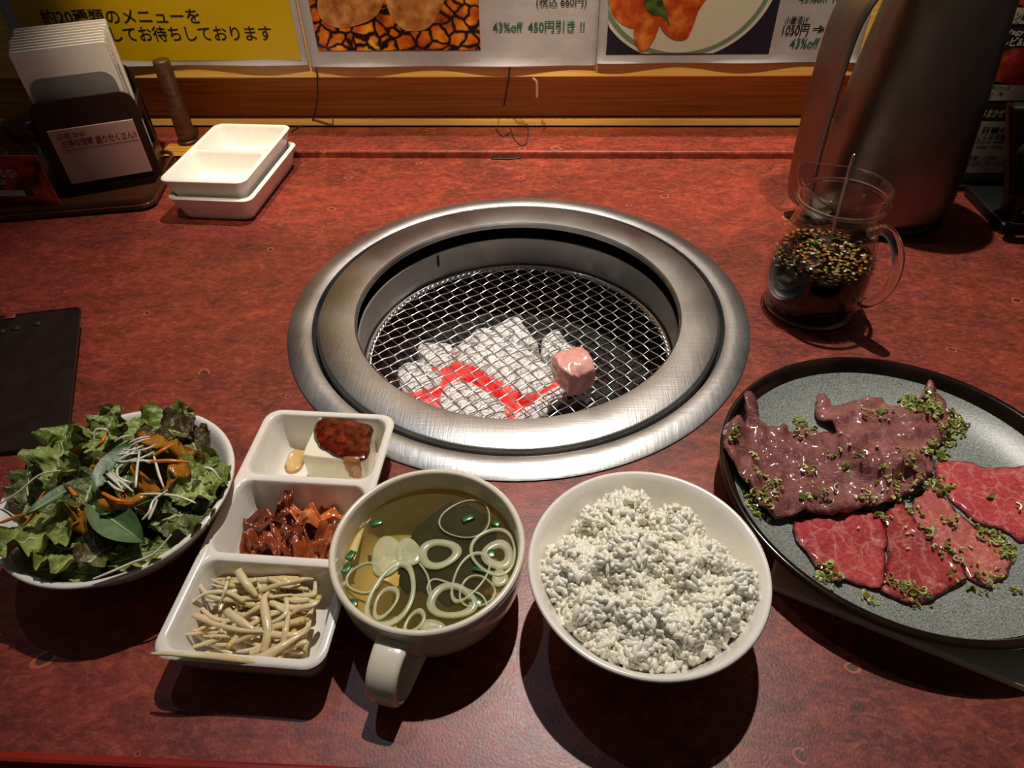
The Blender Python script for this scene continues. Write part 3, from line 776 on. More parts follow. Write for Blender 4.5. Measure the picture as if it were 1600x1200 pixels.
def onion(px, py, rx, ry, th, rot, label, z=SZ + .0004, solid=False):
    c = W(px, py, z); s = 1 / 2330.0                # pixel radius to metres at the cup
    n = 40; P = []
    for i in range(n):
        a = 2 * PI * i / n; w_ = 1 + .06 * math.sin(3 * a + px)
        x, y = rx * s * math.cos(a) * w_, ry * s * 1.35 * math.sin(a) * w_
        P.append(Vector((x * math.cos(rot) - y * math.sin(rot), x * math.sin(rot) + y * math.cos(rot), 0)))
    V, F = [], []
    if solid:
        prof_ = [(1, -.0006), (1.0, .0006), (.94, .0010), (.5, .0008), (.0, .0007)]
    else: prof_ = [(1, -.0006), (1, .0006), (.985, .0010), (1 - th * .5, .0011), (1 - th, .0008), (1 - th, -.0006)]
    for k_, z_ in prof_:
        for p in P: V.append(c + p * max(k_, .02) + Vector((0, 0, z_)))
    m_ = len(prof_)
    for a in range(m_ - 1):
        for i in range(n): F.append((a * n + i, a * n + (i + 1) % n, (a + 1) * n + (i + 1) % n, (a + 1) * n + i))
    if solid: F.append(tuple((m_ - 1) * n + i for i in range(n))); F.append(tuple(range(n))[::-1])
    else:
        for i in range(n): F.append(((m_ - 1) * n + i, (m_ - 1) * n + (i + 1) % n, (i + 1) % n, i))
    return tag(mk('onion_ring', (V, F), None, mats=[M['onion'], M['onion_edge']], fm=lambda p: 1 if p.index < n * 2 else 0), label, 'onion ring', 'onion rings floating in the soup')
onion(605, 870, 20, 22, .5, .1, 'round pale onion slice on the left of three floating in a row', solid=True)
onion(638, 864, 16, 16, .5, .4, 'small round onion slice between two others in the soup', solid=True)
onion(686, 866, 27, 16, .42, .15, 'thick oval onion ring with a hollow centre on the seaweed')
onion(612, 930, 27, 34, .20, -.2, 'tall looped onion ring at the lower left of the soup', SZ + .0009)
onion(603, 942, 13, 17, .28, -.3, 'small onion ring inside the tall looped ring', SZ + .0005)
onion(570, 904, 22, 16, .14, .1, 'faint thin onion ring near the left wall of the cup')
onion(706, 940, 30, 17, .34, -.1, 'onion ring with a dark slit at the lower right of the soup')
onion(772, 862, 29, 26, .14, .2, 'large thin onion ring at the right with a chive inside', SZ + .0006)
onion(778, 868, 20, 16, .55, .3, 'pale onion crescent lying inside the large right ring', SZ + .0004)
onion(728, 812, 34, 22, .07, .4, 'large faint onion ring at the back right of the soup')
onion(781, 904, 10, 9, .5, 0, 'tiny round onion slice at the right wall of the cup', solid=True)
onion(735, 900, 19, 28, .14, -.4, 'narrow thin onion loop right of the seaweed', SZ + .0006)
onion(674, 979, 15, 6, .5, 0, 'flat onion slice at the front wall of the cup', solid=True)
onion(648, 972, 10, 13, .35, -.5, 'little folded onion ring at the front of the soup')
onion(745, 925, 22, 16, .12, .5, 'thin onion ring overlapping the slit ring')
def bit(px, py, L, wd, rot, label, z=SZ + .0006):
    c = W(px, py, z); return tag(mk('chive_piece', xf(box(-L / 2, L / 2, -wd / 2, wd / 2, -.0006, .0008, .0006, 2), Matrix.Translation(c) @ Matrix.Rotation(rot, 4, 'Z')), M['chive']), label, 'chive', 'chive pieces in the soup')
for (x, y, L, wd, ro, lb) in [(588, 817, .0068, .0042, .4, 'dark chive piece at the back left wall of the soup'), (548, 868, .006, .004, 1.2, 'dark chive piece on the left wall, upper of two'), (542, 888, .0062, .004, 1.3, 'dark chive piece on the left wall, lower of two'),
                              (551, 943, .005, .005, .2, 'dark chive piece at the front left wall of the soup'), (731, 810, .0072, .004, .5, 'oval chive piece inside the large back ring'), (775, 818, .005, .004, -.5, 'small chive piece at the back right wall'),
                              (765, 865, .0062, .0055, 0, 'round chive slice inside the large right onion ring'), (744, 940, .007, .005, -.6, 'chive piece under the onion rings at the lower right'), (768, 952, .004, .003, .5, 'smallest chive piece at the front right'),
                              (756, 892, .012, .0026, -.2, 'long yellow-green chive strip right of the seaweed')]: bit(x, y, L, wd, ro, lb)
tag(mk('spring_strand', tube(spline([W(x, y, SZ + .0008) for x, y in [(655, 880), (668, 900), (674, 935), (668, 918), (680, 905), (720, 918), (752, 930), (762, 950)]], 6), .0006, 5), M['onion']), 'thin curled onion strand across the seaweed', 'onion strand')

# ============================================================ MEAT ON THE PLATE
def z3(pts): return [(1100 + x / 2.182, 550 + y / 2.182) for x, y in pts]
def marble(name, lo, mid, fat, fs, rot, amt=.5, vw=1.0):
    t = NT(name); a = t.noise(fs, 6, (1, .42, 1), 1.6, .62, (0, 0, rot)); b = t.noise(fs * 2.4, 5, (1, .5, 1), 1.2, .6, (0, 0, rot + .4)); c = t.noise(34, 4)
    vo = t.new('ShaderNodeTexVoronoi', feature='DISTANCE_TO_EDGE'); vo.inputs['Scale'].default_value = fs * .55
    wv = t.n.new('ShaderNodeVectorMath'); wv.operation = 'ADD'; nn = t.new('ShaderNodeTexNoise'); nn.inputs['Scale'].default_value = fs; t.link(t.vec(), nn.inputs['Vector'])
    sc = t.n.new('ShaderNodeVectorMath'); sc.operation = 'SCALE'; sc.inputs['Scale'].default_value = .012; t.link(nn.outputs['Color'], sc.inputs[0]); t.link(t.vec((1, .5, 1), (0, 0, rot)), wv.inputs[0]); t.link(sc.outputs[0], wv.inputs[1]); t.link(wv.outputs[0], vo.inputs['Vector'])
    base = t.ramp(c, [(.3, lo), (.7, mid)])
    k = t.math('MAXIMUM', t.ramp(vo.outputs['Distance'], [(.0, (int(255 * min(1, vw)),) * 3), (.09 * vw, (60,) * 3), (.18 * vw, (0, 0, 0))]), t.ramp(b, [(amt, (0, 0, 0)), (amt + .16, (150,) * 3)]))
    k = t.math('MAXIMUM', k, t.ramp(a, [(amt + .08, (0, 0, 0)), (amt + .2, (220,) * 3)]))
    t.color(t.mix(k, base, fat)); t.set(rough=.30, coat=.6, croughness=.12); t.bump(t.noise(380, 5, dist=.6, rough=.7), 1.0, .0014)
    return t.m
M['dark_meat'] = marble('dark_marinated_meat', (112, 60, 56), (148, 88, 80), (204, 152, 138), 70, .6, .72, .35)
M['dark_meat2'] = marble('dark_marinated_meat_pale', (122, 64, 60), (160, 96, 88), (210, 160, 146), 70, 1.1, .69, .5)
M['beef1'] = marble('marbled_beef_deep', (158, 40, 46), (190, 64, 66), (224, 150, 142), 130, .9, .58, .70)
M['beef2'] = marble('marbled_beef_red', (142, 34, 38), (178, 58, 58), (220, 150, 138), 130, -.5, .57, .70)
M['beef3'] = marble('marbled_beef_pale', (180, 74, 70), (206, 106, 98), (228, 172, 154), 140, -.6, .52, .70)
M['beef4'] = marble('marbled_beef_fine', (180, 44, 52), (206, 74, 76), (232, 168, 160), 150, -.35, .56, .70)
def slice_(name, pts, th, mat, label, zoff=0, fold=0, fseed=0, cell=.0030, taper=.004, zt=.014, ripple=.0011):
    poly = [W(x, y, zt) for x, y in z3(pts)]
    ca, sa = math.cos(fseed), math.sin(fseed)
    def zf(x, y):
        b = SURF.zs(x, y) + .0002 + zoff
        u = (x * ca + y * sa) * 165 + 2.6 * fb(x * 40, y * 40, fseed, 3)
        return b + fold * (1 - abs(math.sin(u))) ** 1.3 + fold * .9 * abs(fb(x * 60, y * 60, fseed + 4, 3)) + ripple * nz(x * 200, y * 200, fseed)
    g = sheet(poly, zf, th, cell, int(fseed * 10), taper, wob=.0012)
    o = tag(mk(name, g, mat), label, 'meat', 'raw meat slices on the grey plate'); SURF.add(g); return o
slice_('beef_slice', [(800, 365), (850, 358), (920, 365), (980, 385), (1060, 390), (1150, 410), (1195, 460), (1180, 560), (1100, 640), (1050, 612), (1000, 592), (940, 570), (880, 520), (830, 470), (800, 430)], .0019, M['beef4'], 'finely marbled bright red beef slice at the right edge of the plate', fseed=1.3)
slice_('beef_slice', [(735, 470), (790, 440), (825, 480), (870, 530), (930, 580), (990, 618), (1030, 650), (1055, 700), (1045, 745), (1000, 780), (960, 790), (910, 760), (870, 720), (800, 660), (740, 610), (715, 520)], .0019, M['beef3'], 'pale pink fatty beef slice between the two redder slices', fseed=2.1, fold=.0008)
slice_('beef_slice', [(622, 545), (640, 503), (690, 503), (722, 560), (742, 600), (790, 650), (850, 690), (897, 750), (890, 782), (830, 812), (780, 840), (715, 862), (660, 842), (598, 806), (622, 740), (630, 660), (616, 590)], .0019, M['beef2'], 'dark red marbled beef slice nearest the viewer', fseed=2.8, fold=.0010)
slice_('beef_slice', [(305, 590), (325, 558), (420, 545), (520, 525), (575, 528), (612, 570), (628, 620), (622, 690), (617, 790), (580, 803), (520, 792), (475, 777), (455, 804), (420, 765), (375, 732), (340, 670), (315, 640)], .0019, M['beef1'], 'red beef slice folded over at the left, under the dark meat', fseed=.5, fold=.0014)
slice_('dark_meat_slice', [(388, 142), (410, 134), (436, 162), (470, 165), (540, 147), (600, 150), (660, 165), (720, 185), (752, 124), (790, 150), (830, 190), (852, 215), (846, 250), (812, 300), (776, 335), (802, 380), (765, 405), (720, 390), (640, 400), (560, 410), (480, 380), (470, 290), (440, 228), (395, 206)], .0055, M['dark_meat2'], 'dark red marinated meat slice at the back of the plate', fold=.0050, fseed=1.7, cell=.0026, taper=.007, zt=.020)
slice_('dark_meat_slice', [(55, 295), (100, 265), (136, 250), (124, 190), (150, 168), (180, 190), (192, 225), (240, 245), (330, 238), (400, 246), (440, 256), (480, 300), (500, 340), (560, 370), (640, 358), (700, 362), (755, 388), (768, 420), (720, 452), (640, 490), (540, 512), (470, 532), (380, 527), (300, 542), (240, 552), (190, 522), (158, 480), (110, 430), (66, 380)], .006, M['dark_meat'], 'large folded dark marinated meat slice at the left of the plate', fold=.0058, fseed=.25, cell=.0026, taper=.007, zt=.022)
# spring onion, chopped
M['leek_a'] = grain('chopped_onion_green', [(.3, (86, 120, 44)), (.7, (142, 164, 74))], 70, rough=.22, coat=.4)
M['leek_b'] = grain('chopped_onion_pale', [(.3, (166, 170, 96)), (.7, (204, 204, 140))], 70, rough=.22, coat=.4)
M['leek_c'] = grain('chopped_onion_olive', [(.3, (112, 108, 40)), (.7, (158, 146, 74))], 70, rough=.22, coat=.4)
M['sesame'] = flat('sesame', (218, 184, 130), .35)
def leek(c, r, h, arc, R3, th=.0008):
    n = max(4, int(arc / .5)); V, F = [], []
    for i in range(n + 1):
        a = arc * i / n
        for rr, zz in ((r, 0), (r, h), (r - th, h), (r - th, 0)): V.append(c + R3 @ Vector((rr * math.cos(a), rr * math.sin(a), zz)))
    for i in range(n):
        for k in range(4): F.append((i * 4 + k, i * 4 + (k + 1) % 4, i * 4 + 4 + (k + 1) % 4, i * 4 + 4 + k))
    F += [(0, 1, 2, 3), (n * 4 + 3, n * 4 + 2, n * 4 + 1, n * 4)]
    return V, F
def leek_clump(name, spots, label, seed):
    r = random.Random(seed); gs = []; mi = []
    for (x, y, rad, n) in spots:
        c0 = W(*z3([(x, y)])[0], .02)
        for i in range(n):
            a = r.uniform(0, 2 * PI); d = rad * math.sqrt(r.random()); px, py = c0.x + d * math.cos(a), c0.y + d * math.sin(a)
            z = SURF.z(px, py) + .0008 + max(0, (1 - d / rad)) * r.random() * rad * .45
            R3 = Matrix.Rotation(r.uniform(0, 6.3), 3, 'Z') @ Matrix.Rotation(r.gauss(0, .6), 3, 'X')
            g = leek(Vector((px, py, z)), r.uniform(.0010, .0020), r.uniform(.0008, .0018), r.uniform(1.2, 4.2), R3, .00085); gs.append(g); mi += [r.choice((0, 1, 1, 2, 2))] * len(g[1])
    return tag(mk(name, join(*gs), None, mats=[M['leek_a'], M['leek_b'], M['leek_c']], fm=lambda p: mi[p.index], smooth=False), label, 'spring onion', kind='stuff')
leek_clump('chopped_spring_onion', [(735, 165, .0095, 75), (770, 195, .008, 60), (700, 160, .006, 30), (840, 260, .007, 45), (880, 232, .007, 45), (815, 315, .007, 40), (775, 330, .005, 20), (860, 205, .005, 25), (345, 212, .005, 18)],
           'heaps of chopped green spring onion at the back of the plate', 31)
leek_clump('chopped_spring_onion', [(180, 515, .007, 27), (160, 490, .005, 15), (205, 545, .005, 10), (80, 342, .004, 7), (640, 450, .009, 24), (700, 425, .008, 21), (230, 480, .008, 15), (350, 400, .005, 8), (320, 275, .006, 7), (480, 400, .004, 6), (190, 430, .006, 8), (560, 490, .006, 12), (440, 350, .004, 6), (390, 480, .008, 13), (690, 340, .006, 10), (620, 210, .007, 8), (570, 205, .006, 6), (160, 380, .005, 6), (520, 400, .006, 6)],
           'chopped spring onion scattered over the dark marinated meat', 32)
leek_clump('chopped_spring_onion', [(430, 735, .0065, 29), (405, 760, .004, 10), (570, 820, .0045, 10), (740, 805, .0075, 22), (690, 790, .005, 9), (655, 760, .005, 9), (830, 430, .008, 26), (800, 420, .006, 13), (730, 515, .006, 9), (770, 585, .007, 10), (840, 650, .006, 10), (1010, 600, .007, 26), (1045, 640, .007, 26), (1065, 670, .005, 13), (960, 590, .005, 11), (860, 550, .006, 9), (960, 760, .008, 14), (880, 740, .005, 6), (640, 540, .005, 7), (900, 680, .007, 7), (980, 720, .008, 7), (1085, 785, .003, 4)],
           'chopped spring onion scattered over the marbled beef slices', 33)
r = random.Random(12)
sp = [(90, 345, 0), (310, 272, 1), (332, 515, 0), (480, 400, 0), (405, 480, 0), (370, 405, 0), (935, 555, 1), (935, 585, 0), (765, 580, 2), (770, 605, 1), (640, 755, 2), (720, 800, 2), (745, 815, 1), (425, 762, 0), (450, 812, 0), (560, 825, 2), (820, 465, 0), (605, 540, 0), (340, 212, 0), (385, 240, 1), (1075, 515, 0), (980, 468, 0), (850, 640, 2), (985, 770, 1), (460, 470, 1), (735, 518, 1), (600, 215, 0)]
for i, (x, y, k) in enumerate(sp):
    c = W(*z3([(x, y)])[0], .018); z = SURF.z(c.x, c.y) + .0012
    g = leek(Vector((c.x, c.y, z)), r.uniform(.0022, .0034), r.uniform(.0020, .0032), r.uniform(2, 3.6), Matrix.Rotation(r.uniform(0, 6.3), 3, 'Z') @ Matrix.Rotation(r.gauss(0, .5), 3, 'X'), .0007)
    tag(mk('spring_onion_piece', g, M['leek_' + 'abc'[k]], smooth=False), 'larger curved piece of spring onion lying loose on the plated meat', 'spring onion', 'larger spring onion pieces on the meat')
ss = [(462, 290), (482, 350), (525, 378), (655, 365), (590, 325), (685, 425), (680, 405), (640, 432), (540, 470), (560, 462), (520, 492), (700, 408), (705, 570), (712, 592), (540, 575), (700, 470), (748, 500), (712, 645), (610, 470), (930, 640)]
for x, y in ss:
    c = W(*z3([(x, y)])[0], .02); z = SURF.z(c.x, c.y)
    g = xf(lathe([(0, -.0016), (.0006, -.001), (.00085, .0002), (.0006, .0011), (0, .0014)], 8), Matrix.Translation((c.x, c.y, z + .0009)) @ Matrix.Rotation(r.uniform(0, 6.3), 4, 'Z') @ Matrix.Rotation(PI / 2, 4, 'X'))
    tag(mk('sesame_seed', g, M['sesame']), 'tiny pale sesame seed stuck to the plated meat', 'sesame seed', 'sesame seeds on the meat')

# ============================================================ SALAD
M['lettuce'] = grain('green_lettuce', [(.28, (76, 92, 32)), (.5, (122, 138, 60)), (.72, (172, 180, 108))], 36, 5, rough=.4, bump=.9, bscale=190, bdist=.002, sss=.1, ssss=.002)
M['lettuce_dk'] = grain('dark_lettuce', [(.28, (50, 58, 26)), (.5, (84, 94, 46)), (.75, (122, 126, 74))], 40, 5, rough=.4, bump=.9, bscale=190, bdist=.002)
M['lettuce_red'] = grain('red_tipped_lettuce', [(.28, (58, 38, 26)), (.5, (94, 80, 46)), (.75, (118, 124, 64))], 36, 5, rough=.4, bump=.9, bscale=190, bdist=.002)
M['spinach'] = grain('smooth_green_leaf', [(.3, (58, 86, 46)), (.7, (98, 124, 74))], 60, 4, rough=.42, bump=.5, bscale=160)
M['rib'] = flat('leaf_rib', (176, 190, 126), .35)
M['radish'] = flat('radish_shred', (222, 220, 204), .2, sss=.2, ssss=.002)
M['carrot'] = flat('carrot_shred', (214, 122, 36), .25)
def leaf(px, py, z, L, Wd, rot, tilt, roll, mat, label, seed, ruf=.16, cup_=.25, flatleaf=False):
    nu, nv = (34, 20) if not flatleaf else (20, 8); V, F = [], []; r = random.Random(seed); ph = r.uniform(0, 6); q = r.uniform(2.2, 3.6)
    for s_, dz in ((0, 0), (1, -.0005)):
        for i in range(nu + 1):
            u = i / nu
            w_ = Wd * (math.sin(PI * min(1, u * .93 + .05)) ** .55 if not flatleaf else math.sin(PI * min(1, u * .96 + .03)) ** .8) * (1 if flatleaf else (1 + .07 * math.sin(u * 21 + ph) + .05 * math.sin(u * 43)))
            for j in range(nv + 1):
                v = (j / nv - .5) * 2; e = abs(v)
                x = (u - .5) * L + (0 if flatleaf else .06 * L * nz(u * 6, v * 5, seed))
                y = v * w_ / 2
                zz = cup_ * Wd * (v * v - .3) * .6 - .22 * L * (u - .5) ** 2 * (1 if not flatleaf else .5)
                if not flatleaf:
                    zz += ruf * Wd * (.15 + e ** 1.6) * math.sin(u * q * 2 * PI + ph + 2.2 * (1 if v > 0 else -1) + 1.5 * nz(u * 9, v * 2, seed)) * .75
                    zz += .06 * Wd * nz(u * 14, v * 11, seed + 3) + .030 * Wd * nz(u * 30, v * 24, seed + 5)
                    zz -= .03 * Wd * math.exp(-(v / .10) ** 2)
                else: zz -= .05 * Wd * math.exp(-(v / .12) ** 2)
                V.append(Vector((x, y, zz + dz)))
    n = (nu + 1) * (nv + 1)
    for i in range(nu):
        for j in range(nv):
            a = i * (nv + 1) + j; F += [(a, a + nv + 1, a + nv + 2, a + 1), (n + a, n + a + 1, n + a + nv + 2, n + a + nv + 1)]
    c = W(px, py, z)
    MX = Matrix.Translation(c) @ Matrix.Rotation(rot, 4, 'Z') @ Matrix.Rotation(tilt, 4, 'Y') @ Matrix.Rotation(roll, 4, 'X')
    o = root('salad_leaf', c, label, 'leaf', 'salad leaves in the bowl')
    mk('blade', shift(xf((V, F), MX), -c), mat, o)
    rb = [V[i * (nv + 1) + nv // 2] + Vector((0, 0, .0002)) for i in range(1, nu - 2, 2)]
    mk('rib', shift(xf(tube(rb, [max(.0003, .0013 * (1 - k / len(rb))) * (Wd / .03) ** .5 for k in range(len(rb))], 6, .6), MX), -c), M['rib'], o)
    return o
g_, k_, e_, s_ = M['lettuce'], M['lettuce_dk'], M['lettuce_red'], M['spinach']
D = math.radians
LV = [ # px, py, z, L, W, rot, tilt, roll, mat, label, flat
 (180, 800, .030, .085, .075, 20, 0, 0, k_, 'dark lettuce leaf buried at the bottom of the salad', 0), (120, 830, .032, .06, .05, -60, 0, 10, k_, 'dark lettuce leaf buried under the front leaves', 0), (260, 760, .034, .06, .05, 70, 5, 0, k_, 'dark lettuce leaf buried at the right of the salad', 0), (200, 720, .036, .06, .05, 160, 0, 0, g_, 'green lettuce leaf buried at the back of the salad', 0),
 (90, 708, .046, .042, .036, 100, -18, -12, g_, 'blistered green lettuce leaf standing at the back left of the bowl', 0),
 (168, 664, .050, .026, .024, 80, -30, 0, g_, 'small green leaf tip standing up at the back rim', 0),
 (128, 690, .046, .034, .022, 20, 0, 20, g_, 'flat green lettuce leaf behind the orange dressing', 0),
 (235, 668, .048, .050, .026, 30, -8, 10, g_, 'long green lettuce leaf along the back rim', 0),
 (270, 672, .054, .030, .028, -20, -12, 12, e_, 'red-brown tipped lettuce leaf at the back right', 0),
 (300, 690, .052, .026, .022, -50, 0, 0, e_, 'small red-brown leaf beside the right rim', 0),
 (240, 690, .058, .030, .020, -10, 5, 0, e_, 'brownish leaf glazed with dressing near the top', 0),
 (312, 745, .050, .038, .030, 75, 10, 22, g_, 'crinkled green lettuce leaf at the right of the bowl', 0),
 (330, 760, .044, .034, .018, 80, 10, 30, k_, 'dark leaf tucked under the right rim', 0),
 (285, 800, .046, .034, .030, 40, 14, 10, k_, 'dark glossy leaf at the right front of the bowl', 0),
 (140, 757, .060, .022, .022, 95, -8, 0, k_, 'dark green ruffled leaf in the middle of the salad', 0),
 (40, 755, .048, .028, .022, 110, -10, -20, k_, 'dark green leaf at the far left rim', 0),
 (70, 830, .048, .042, .036, 30, 8, -14, g_, 'big curly green lettuce leaf at the front left', 0),
 (105, 855, .046, .030, .032, -10, 14, -10, g_, 'curly bright green leaf at the front of the bowl', 0),
 (165, 855, .046, .028, .024, 60, 10, 0, e_, 'purplish lettuce piece at the front of the bowl', 0),
 (80, 888, .040, .026, .012, 8, 0, 20, g_, 'thin green leaf edge lying along the front rim', 0),
 (125, 893, .040, .022, .011, -6, 0, 20, g_, 'small curled green leaf edge at the front rim', 0),
 (220, 865, .044, .030, .016, 25, 5, 10, g_, 'slim green leaf at the front right of the bowl', 0),
 (178, 728, .063, .034, .017, 80, -6, 0, s_, 'grey-green smooth leaf with pale veins at the top centre', 1),
 (196, 745, .061, .026, .010, 100, 0, 10, s_, 'narrow smooth green leaf beside the white shreds', 1),
 (180, 815, .058, .042, .018, -28, 8, 8, s_, 'smooth dark green leaf blade lying across the front', 1),
 (212, 785, .060, .036, .007, 28, 0, 0, s_, 'long thin green leaf strip pointing right', 1),
 (95, 770, .058, .036, .009, 55, 4, 0, s_, 'narrow green leaf stalk at the left centre', 1)]
for i, (px, py, z, L, Wd, ro, ti, rl, mt, lb, fl_) in enumerate(LV):
    leaf(px, py, z, L, Wd, D(ro), D(ti), D(rl), mt, lb, i + 40, flatleaf=bool(fl_))
def shred(name, pts, rr, mat, label, cat, group, z):
    P = spline([W(x, y, zz) for (x, y), zz in zip(pts, z)], 6)
    return tag(mk(name, tube(P, [rr * (.5 + .5 * math.sin(PI * min(1, .08 + k / len(P)))) for k in range(len(P))], 6, .8), mat), label, cat, group)
RS = [([(0, 787), (30, 768), (62, 742), (95, 735)], (.046, .052, .058, .060), 'white radish shred sticking out over the left rim'), ([(145, 905), (170, 895), (205, 880), (240, 865), (268, 835)], (.046, .047, .048, .050, .054), 'long white radish shred curving along the front rim'),
      ([(318, 730), (332, 734), (344, 750)], (.058, .057, .052), 'short white radish shred at the right rim'), ([(218, 772), (250, 772), (280, 776), (306, 786)], (.062, .062, .061, .058), 'white radish shred pointing right, upper of the pair'),
      ([(232, 812), (240, 795), (246, 780)], (.060, .062, .064), 'white radish shred lower centre, left of two'), ([(222, 812), (233, 800), (240, 782), (262, 765)], (.060, .062, .063, .063), 'white radish shred lower centre, right of two'),
      ([(147, 688), (150, 672), (166, 672), (168, 682)], (.060, .064, .064, .060), 'looped white shred at the back left'), ([(184, 745), (184, 732), (200, 722), (216, 718)], (.066, .066, .067, .066), 'white shred curling round the central leaf'),
      ([(212, 762), (214, 735), (218, 705)], (.066, .068, .068), 'upright white shred right of the central leaf'), ([(240, 710), (248, 740), (256, 762)], (.067, .067, .064), 'pinkish white shred right of the upright one')]
for p, z, lb in RS: shred('radish_shred', p, .0008, M['radish'], lb, 'radish', 'white radish shreds on the salad', z)
r = random.Random(3)
for i in range(14):
    x, y = r.uniform(176, 214), r.uniform(690, 724); a = r.uniform(-.25, .5); l = r.uniform(22, 42)
    shred('radish_shred', [(x, y), (x + l * .5 * math.cos(a), y - l * .5 * math.sin(a) + r.uniform(-5, 5)), (x + l * math.cos(a), y - l * math.sin(a))], .0007, M['radish'], 'thin white shred in the tangle at the centre of the salad', 'radish', 'tangled white shreds at the salad centre', (.066, .068, .066))
for i in range(6):
    x, y = r.uniform(158, 178), r.uniform(738, 752); l = r.uniform(20, 38)
    shred('radish_shred', [(x, y), (x + l * .5, y + 11), (x + l, y + 18 + r.uniform(-3, 8))], .0008, M['radish'], 'thin white shred in the bundle below the central leaf', 'radish', 'bundle of white shreds below the central leaf', (.064, .066, .064))
CS = [([(0, 817), (25, 808), (45, 802)], (.047, .050, .054), 'orange carrot shred sticking out over the left rim, upper one'), ([(35, 822), (52, 805), (62, 780), (70, 768)], (.050, .054, .058, .060), 'long orange carrot shred at the left of the salad'),
      ([(150, 700), (160, 690), (165, 676)], (.062, .066, .066), 'orange carrot shred at the back left by the loop'), ([(160, 770), (178, 780), (196, 784)], (.064, .066, .064), 'orange carrot shred under the dressing in the middle'), ([(108, 762), (116, 772), (122, 776)], (.062, .064, .062), 'short orange carrot shred left of the dark ruffled leaf'),
      ([(230, 722), (262, 720), (296, 722)], (.066, .068, .064), 'orange carrot shred in the dressing at the right'), ([(240, 712), (256, 702), (272, 694)], (.067, .069, .066), 'pale orange carrot shred at the upper right')]
for p, z, lb in CS: shred('carrot_shred', p, .0012, M['carrot'], lb, 'carrot', 'carrot shreds on the salad', z)
t = NT('orange_dressing'); a = t.noise(70, 4)
t.color(t.ramp(a, [(.3, (150, 92, 20)), (.7, (206, 142, 46))])); t.set(rough=.10, alpha=.72); t.bump(t.noise(200, 3), .5, .001); M['dressing'] = t.m
SAL = Surf(); dgl = []
bpy.context.view_layer.update()
for o in list(COL.objects):
    if o.name.startswith('blade'):
        SAL.add(([o.matrix_world @ v.co for v in o.data.vertices], [tuple(p.vertices) for p in o.data.polygons]))
def zsal(x, y):
    e = .0035; v = [SAL.z(x + a, y + b, .045) for a, b in ((0, 0), (e, 0), (-e, 0), (0, e), (0, -e))]; return .25 * v[0] + .75 * max(v)
def dressing(pts, label, seed, th=.0022):
    g = sheet([W(x, y, .060) for x, y in pts], lambda x, y: zsal(x, y) + .0002 + .0006 * nz(x * 200, y * 200, seed), th, .0028, seed, .004, wob=.002)
    tag(mk('salad_dressing', g, M['dressing']), label, 'dressing')
dressing([(116, 705), (136, 690), (158, 692), (150, 712), (128, 722), (110, 738), (86, 752), (66, 754), (74, 738), (98, 728)], 'orange dressing poured at the back left of the salad', 1)
dressing([(212, 728), (250, 712), (285, 716), (294, 726), (270, 748), (248, 764), (222, 766), (206, 750)], 'orange dressing pooled at the right of the salad', 2)
dressing([(158, 776), (190, 768), (232, 762), (248, 768), (224, 784), (196, 796), (168, 798), (150, 790)], 'orange dressing across the middle of the salad', 3)
dressing([(94, 792), (118, 786), (136, 796), (128, 810), (104, 814)], 'small brown pool of dressing at the left centre', 4)
dressing([(208, 678), (238, 676), (268, 682), (300, 690), (312, 698), (284, 702), (250, 700), (222, 694)], 'glossy brown dressing on the red-tipped leaves', 5, .0014)

# ============================================================ SIDE DISHES IN THE TRAY
TR3 = Matrix.Translation(TRC) @ Matrix.Rotation(TRR, 4, 'Z')
FLZ = .0040
# tofu
t = NT('silken_tofu'); a = t.noise(40, 3); t.color(t.ramp(a, [(.3, (240, 230, 202)), (.7, (248, 242, 222))])); t.set(rough=.25, sss=.25, ssss=.004, sssr=(1, .85, .6)); M['tofu'] = t.m
t = NT('chili_sauce'); a = t.noise(120, 5, rough=.7); t.color(t.ramp(a, [(.32, (34, 8, 4)), (.5, (84, 20, 8)), (.68, (140, 44, 16))])); t.set(rough=.08, coat=.6, croughness=.03); t.bump(a, .35, .001); M['chili'] = t.m
tf = root('tofu_block', W(528, 738, FLZ), 'white block of tofu topped with dark red chili sauce', 'tofu')
q = [W(497, 648, .030), W(578, 668, .030), W(552, 724, .030), W(466, 710, .030)]
q = [W(500, 647, .0285), W(582, 666, .0285), W(567, 722, .0285), W(470, 712, .0285)]
cen = sum(q, Vector()) / 4
def tofu():
    V, F = [], []; N = 6; rings = []
    for sc, z in ((.96, FLZ), (1.0, FLZ + .002), (1.0, .0262), (.985, .0278), (.95, .0285)):
        rg = []
        for k in range(4):
            a, b = q[k], q[(k + 1) % 4]
            for i in range(N):
                tt = i / N; p = a + (b - a) * tt; c2 = Vector((cen.x, cen.y, 0)); p2 = c2 + (Vector((p.x, p.y, 0)) - c2) * sc
                rr = 1 - .03 * max(0, 1 - min(tt, 1 - tt) * N)    # soften the corners
                p2 = c2 + (p2 - c2) * rr; V.append(Vector((p2.x, p2.y, z))); rg.append(len(V) - 1)
        rings.append(rg)
    for a, b in zip(rings, rings[1:]):
        n = len(a)
        for i in range(n): F.append((a[i], a[(i + 1) % n], b[(i + 1) % n], b[i]))
    F += [tuple(rings[0])[::-1], tuple(rings[-1])]
    return V, F
tg = tofu(); autosmooth(mk('block', shift(tg, -tf.location), M['tofu'], tf), 30)
sc_ = sheet([W(x, y, .0285) for x, y in [(490, 674), (504, 653), (532, 651), (562, 660), (583, 668), (580, 692), (573, 718), (552, 720), (520, 712), (496, 696)]], lambda x, y: .0280 + .0007 * abs(fb(x * 220, y * 220, 1, 3)), .0017, .0022, 6, .004, wob=.0012)
mk('chili_sauce', shift(sc_, -tf.location), M['chili'], tf)
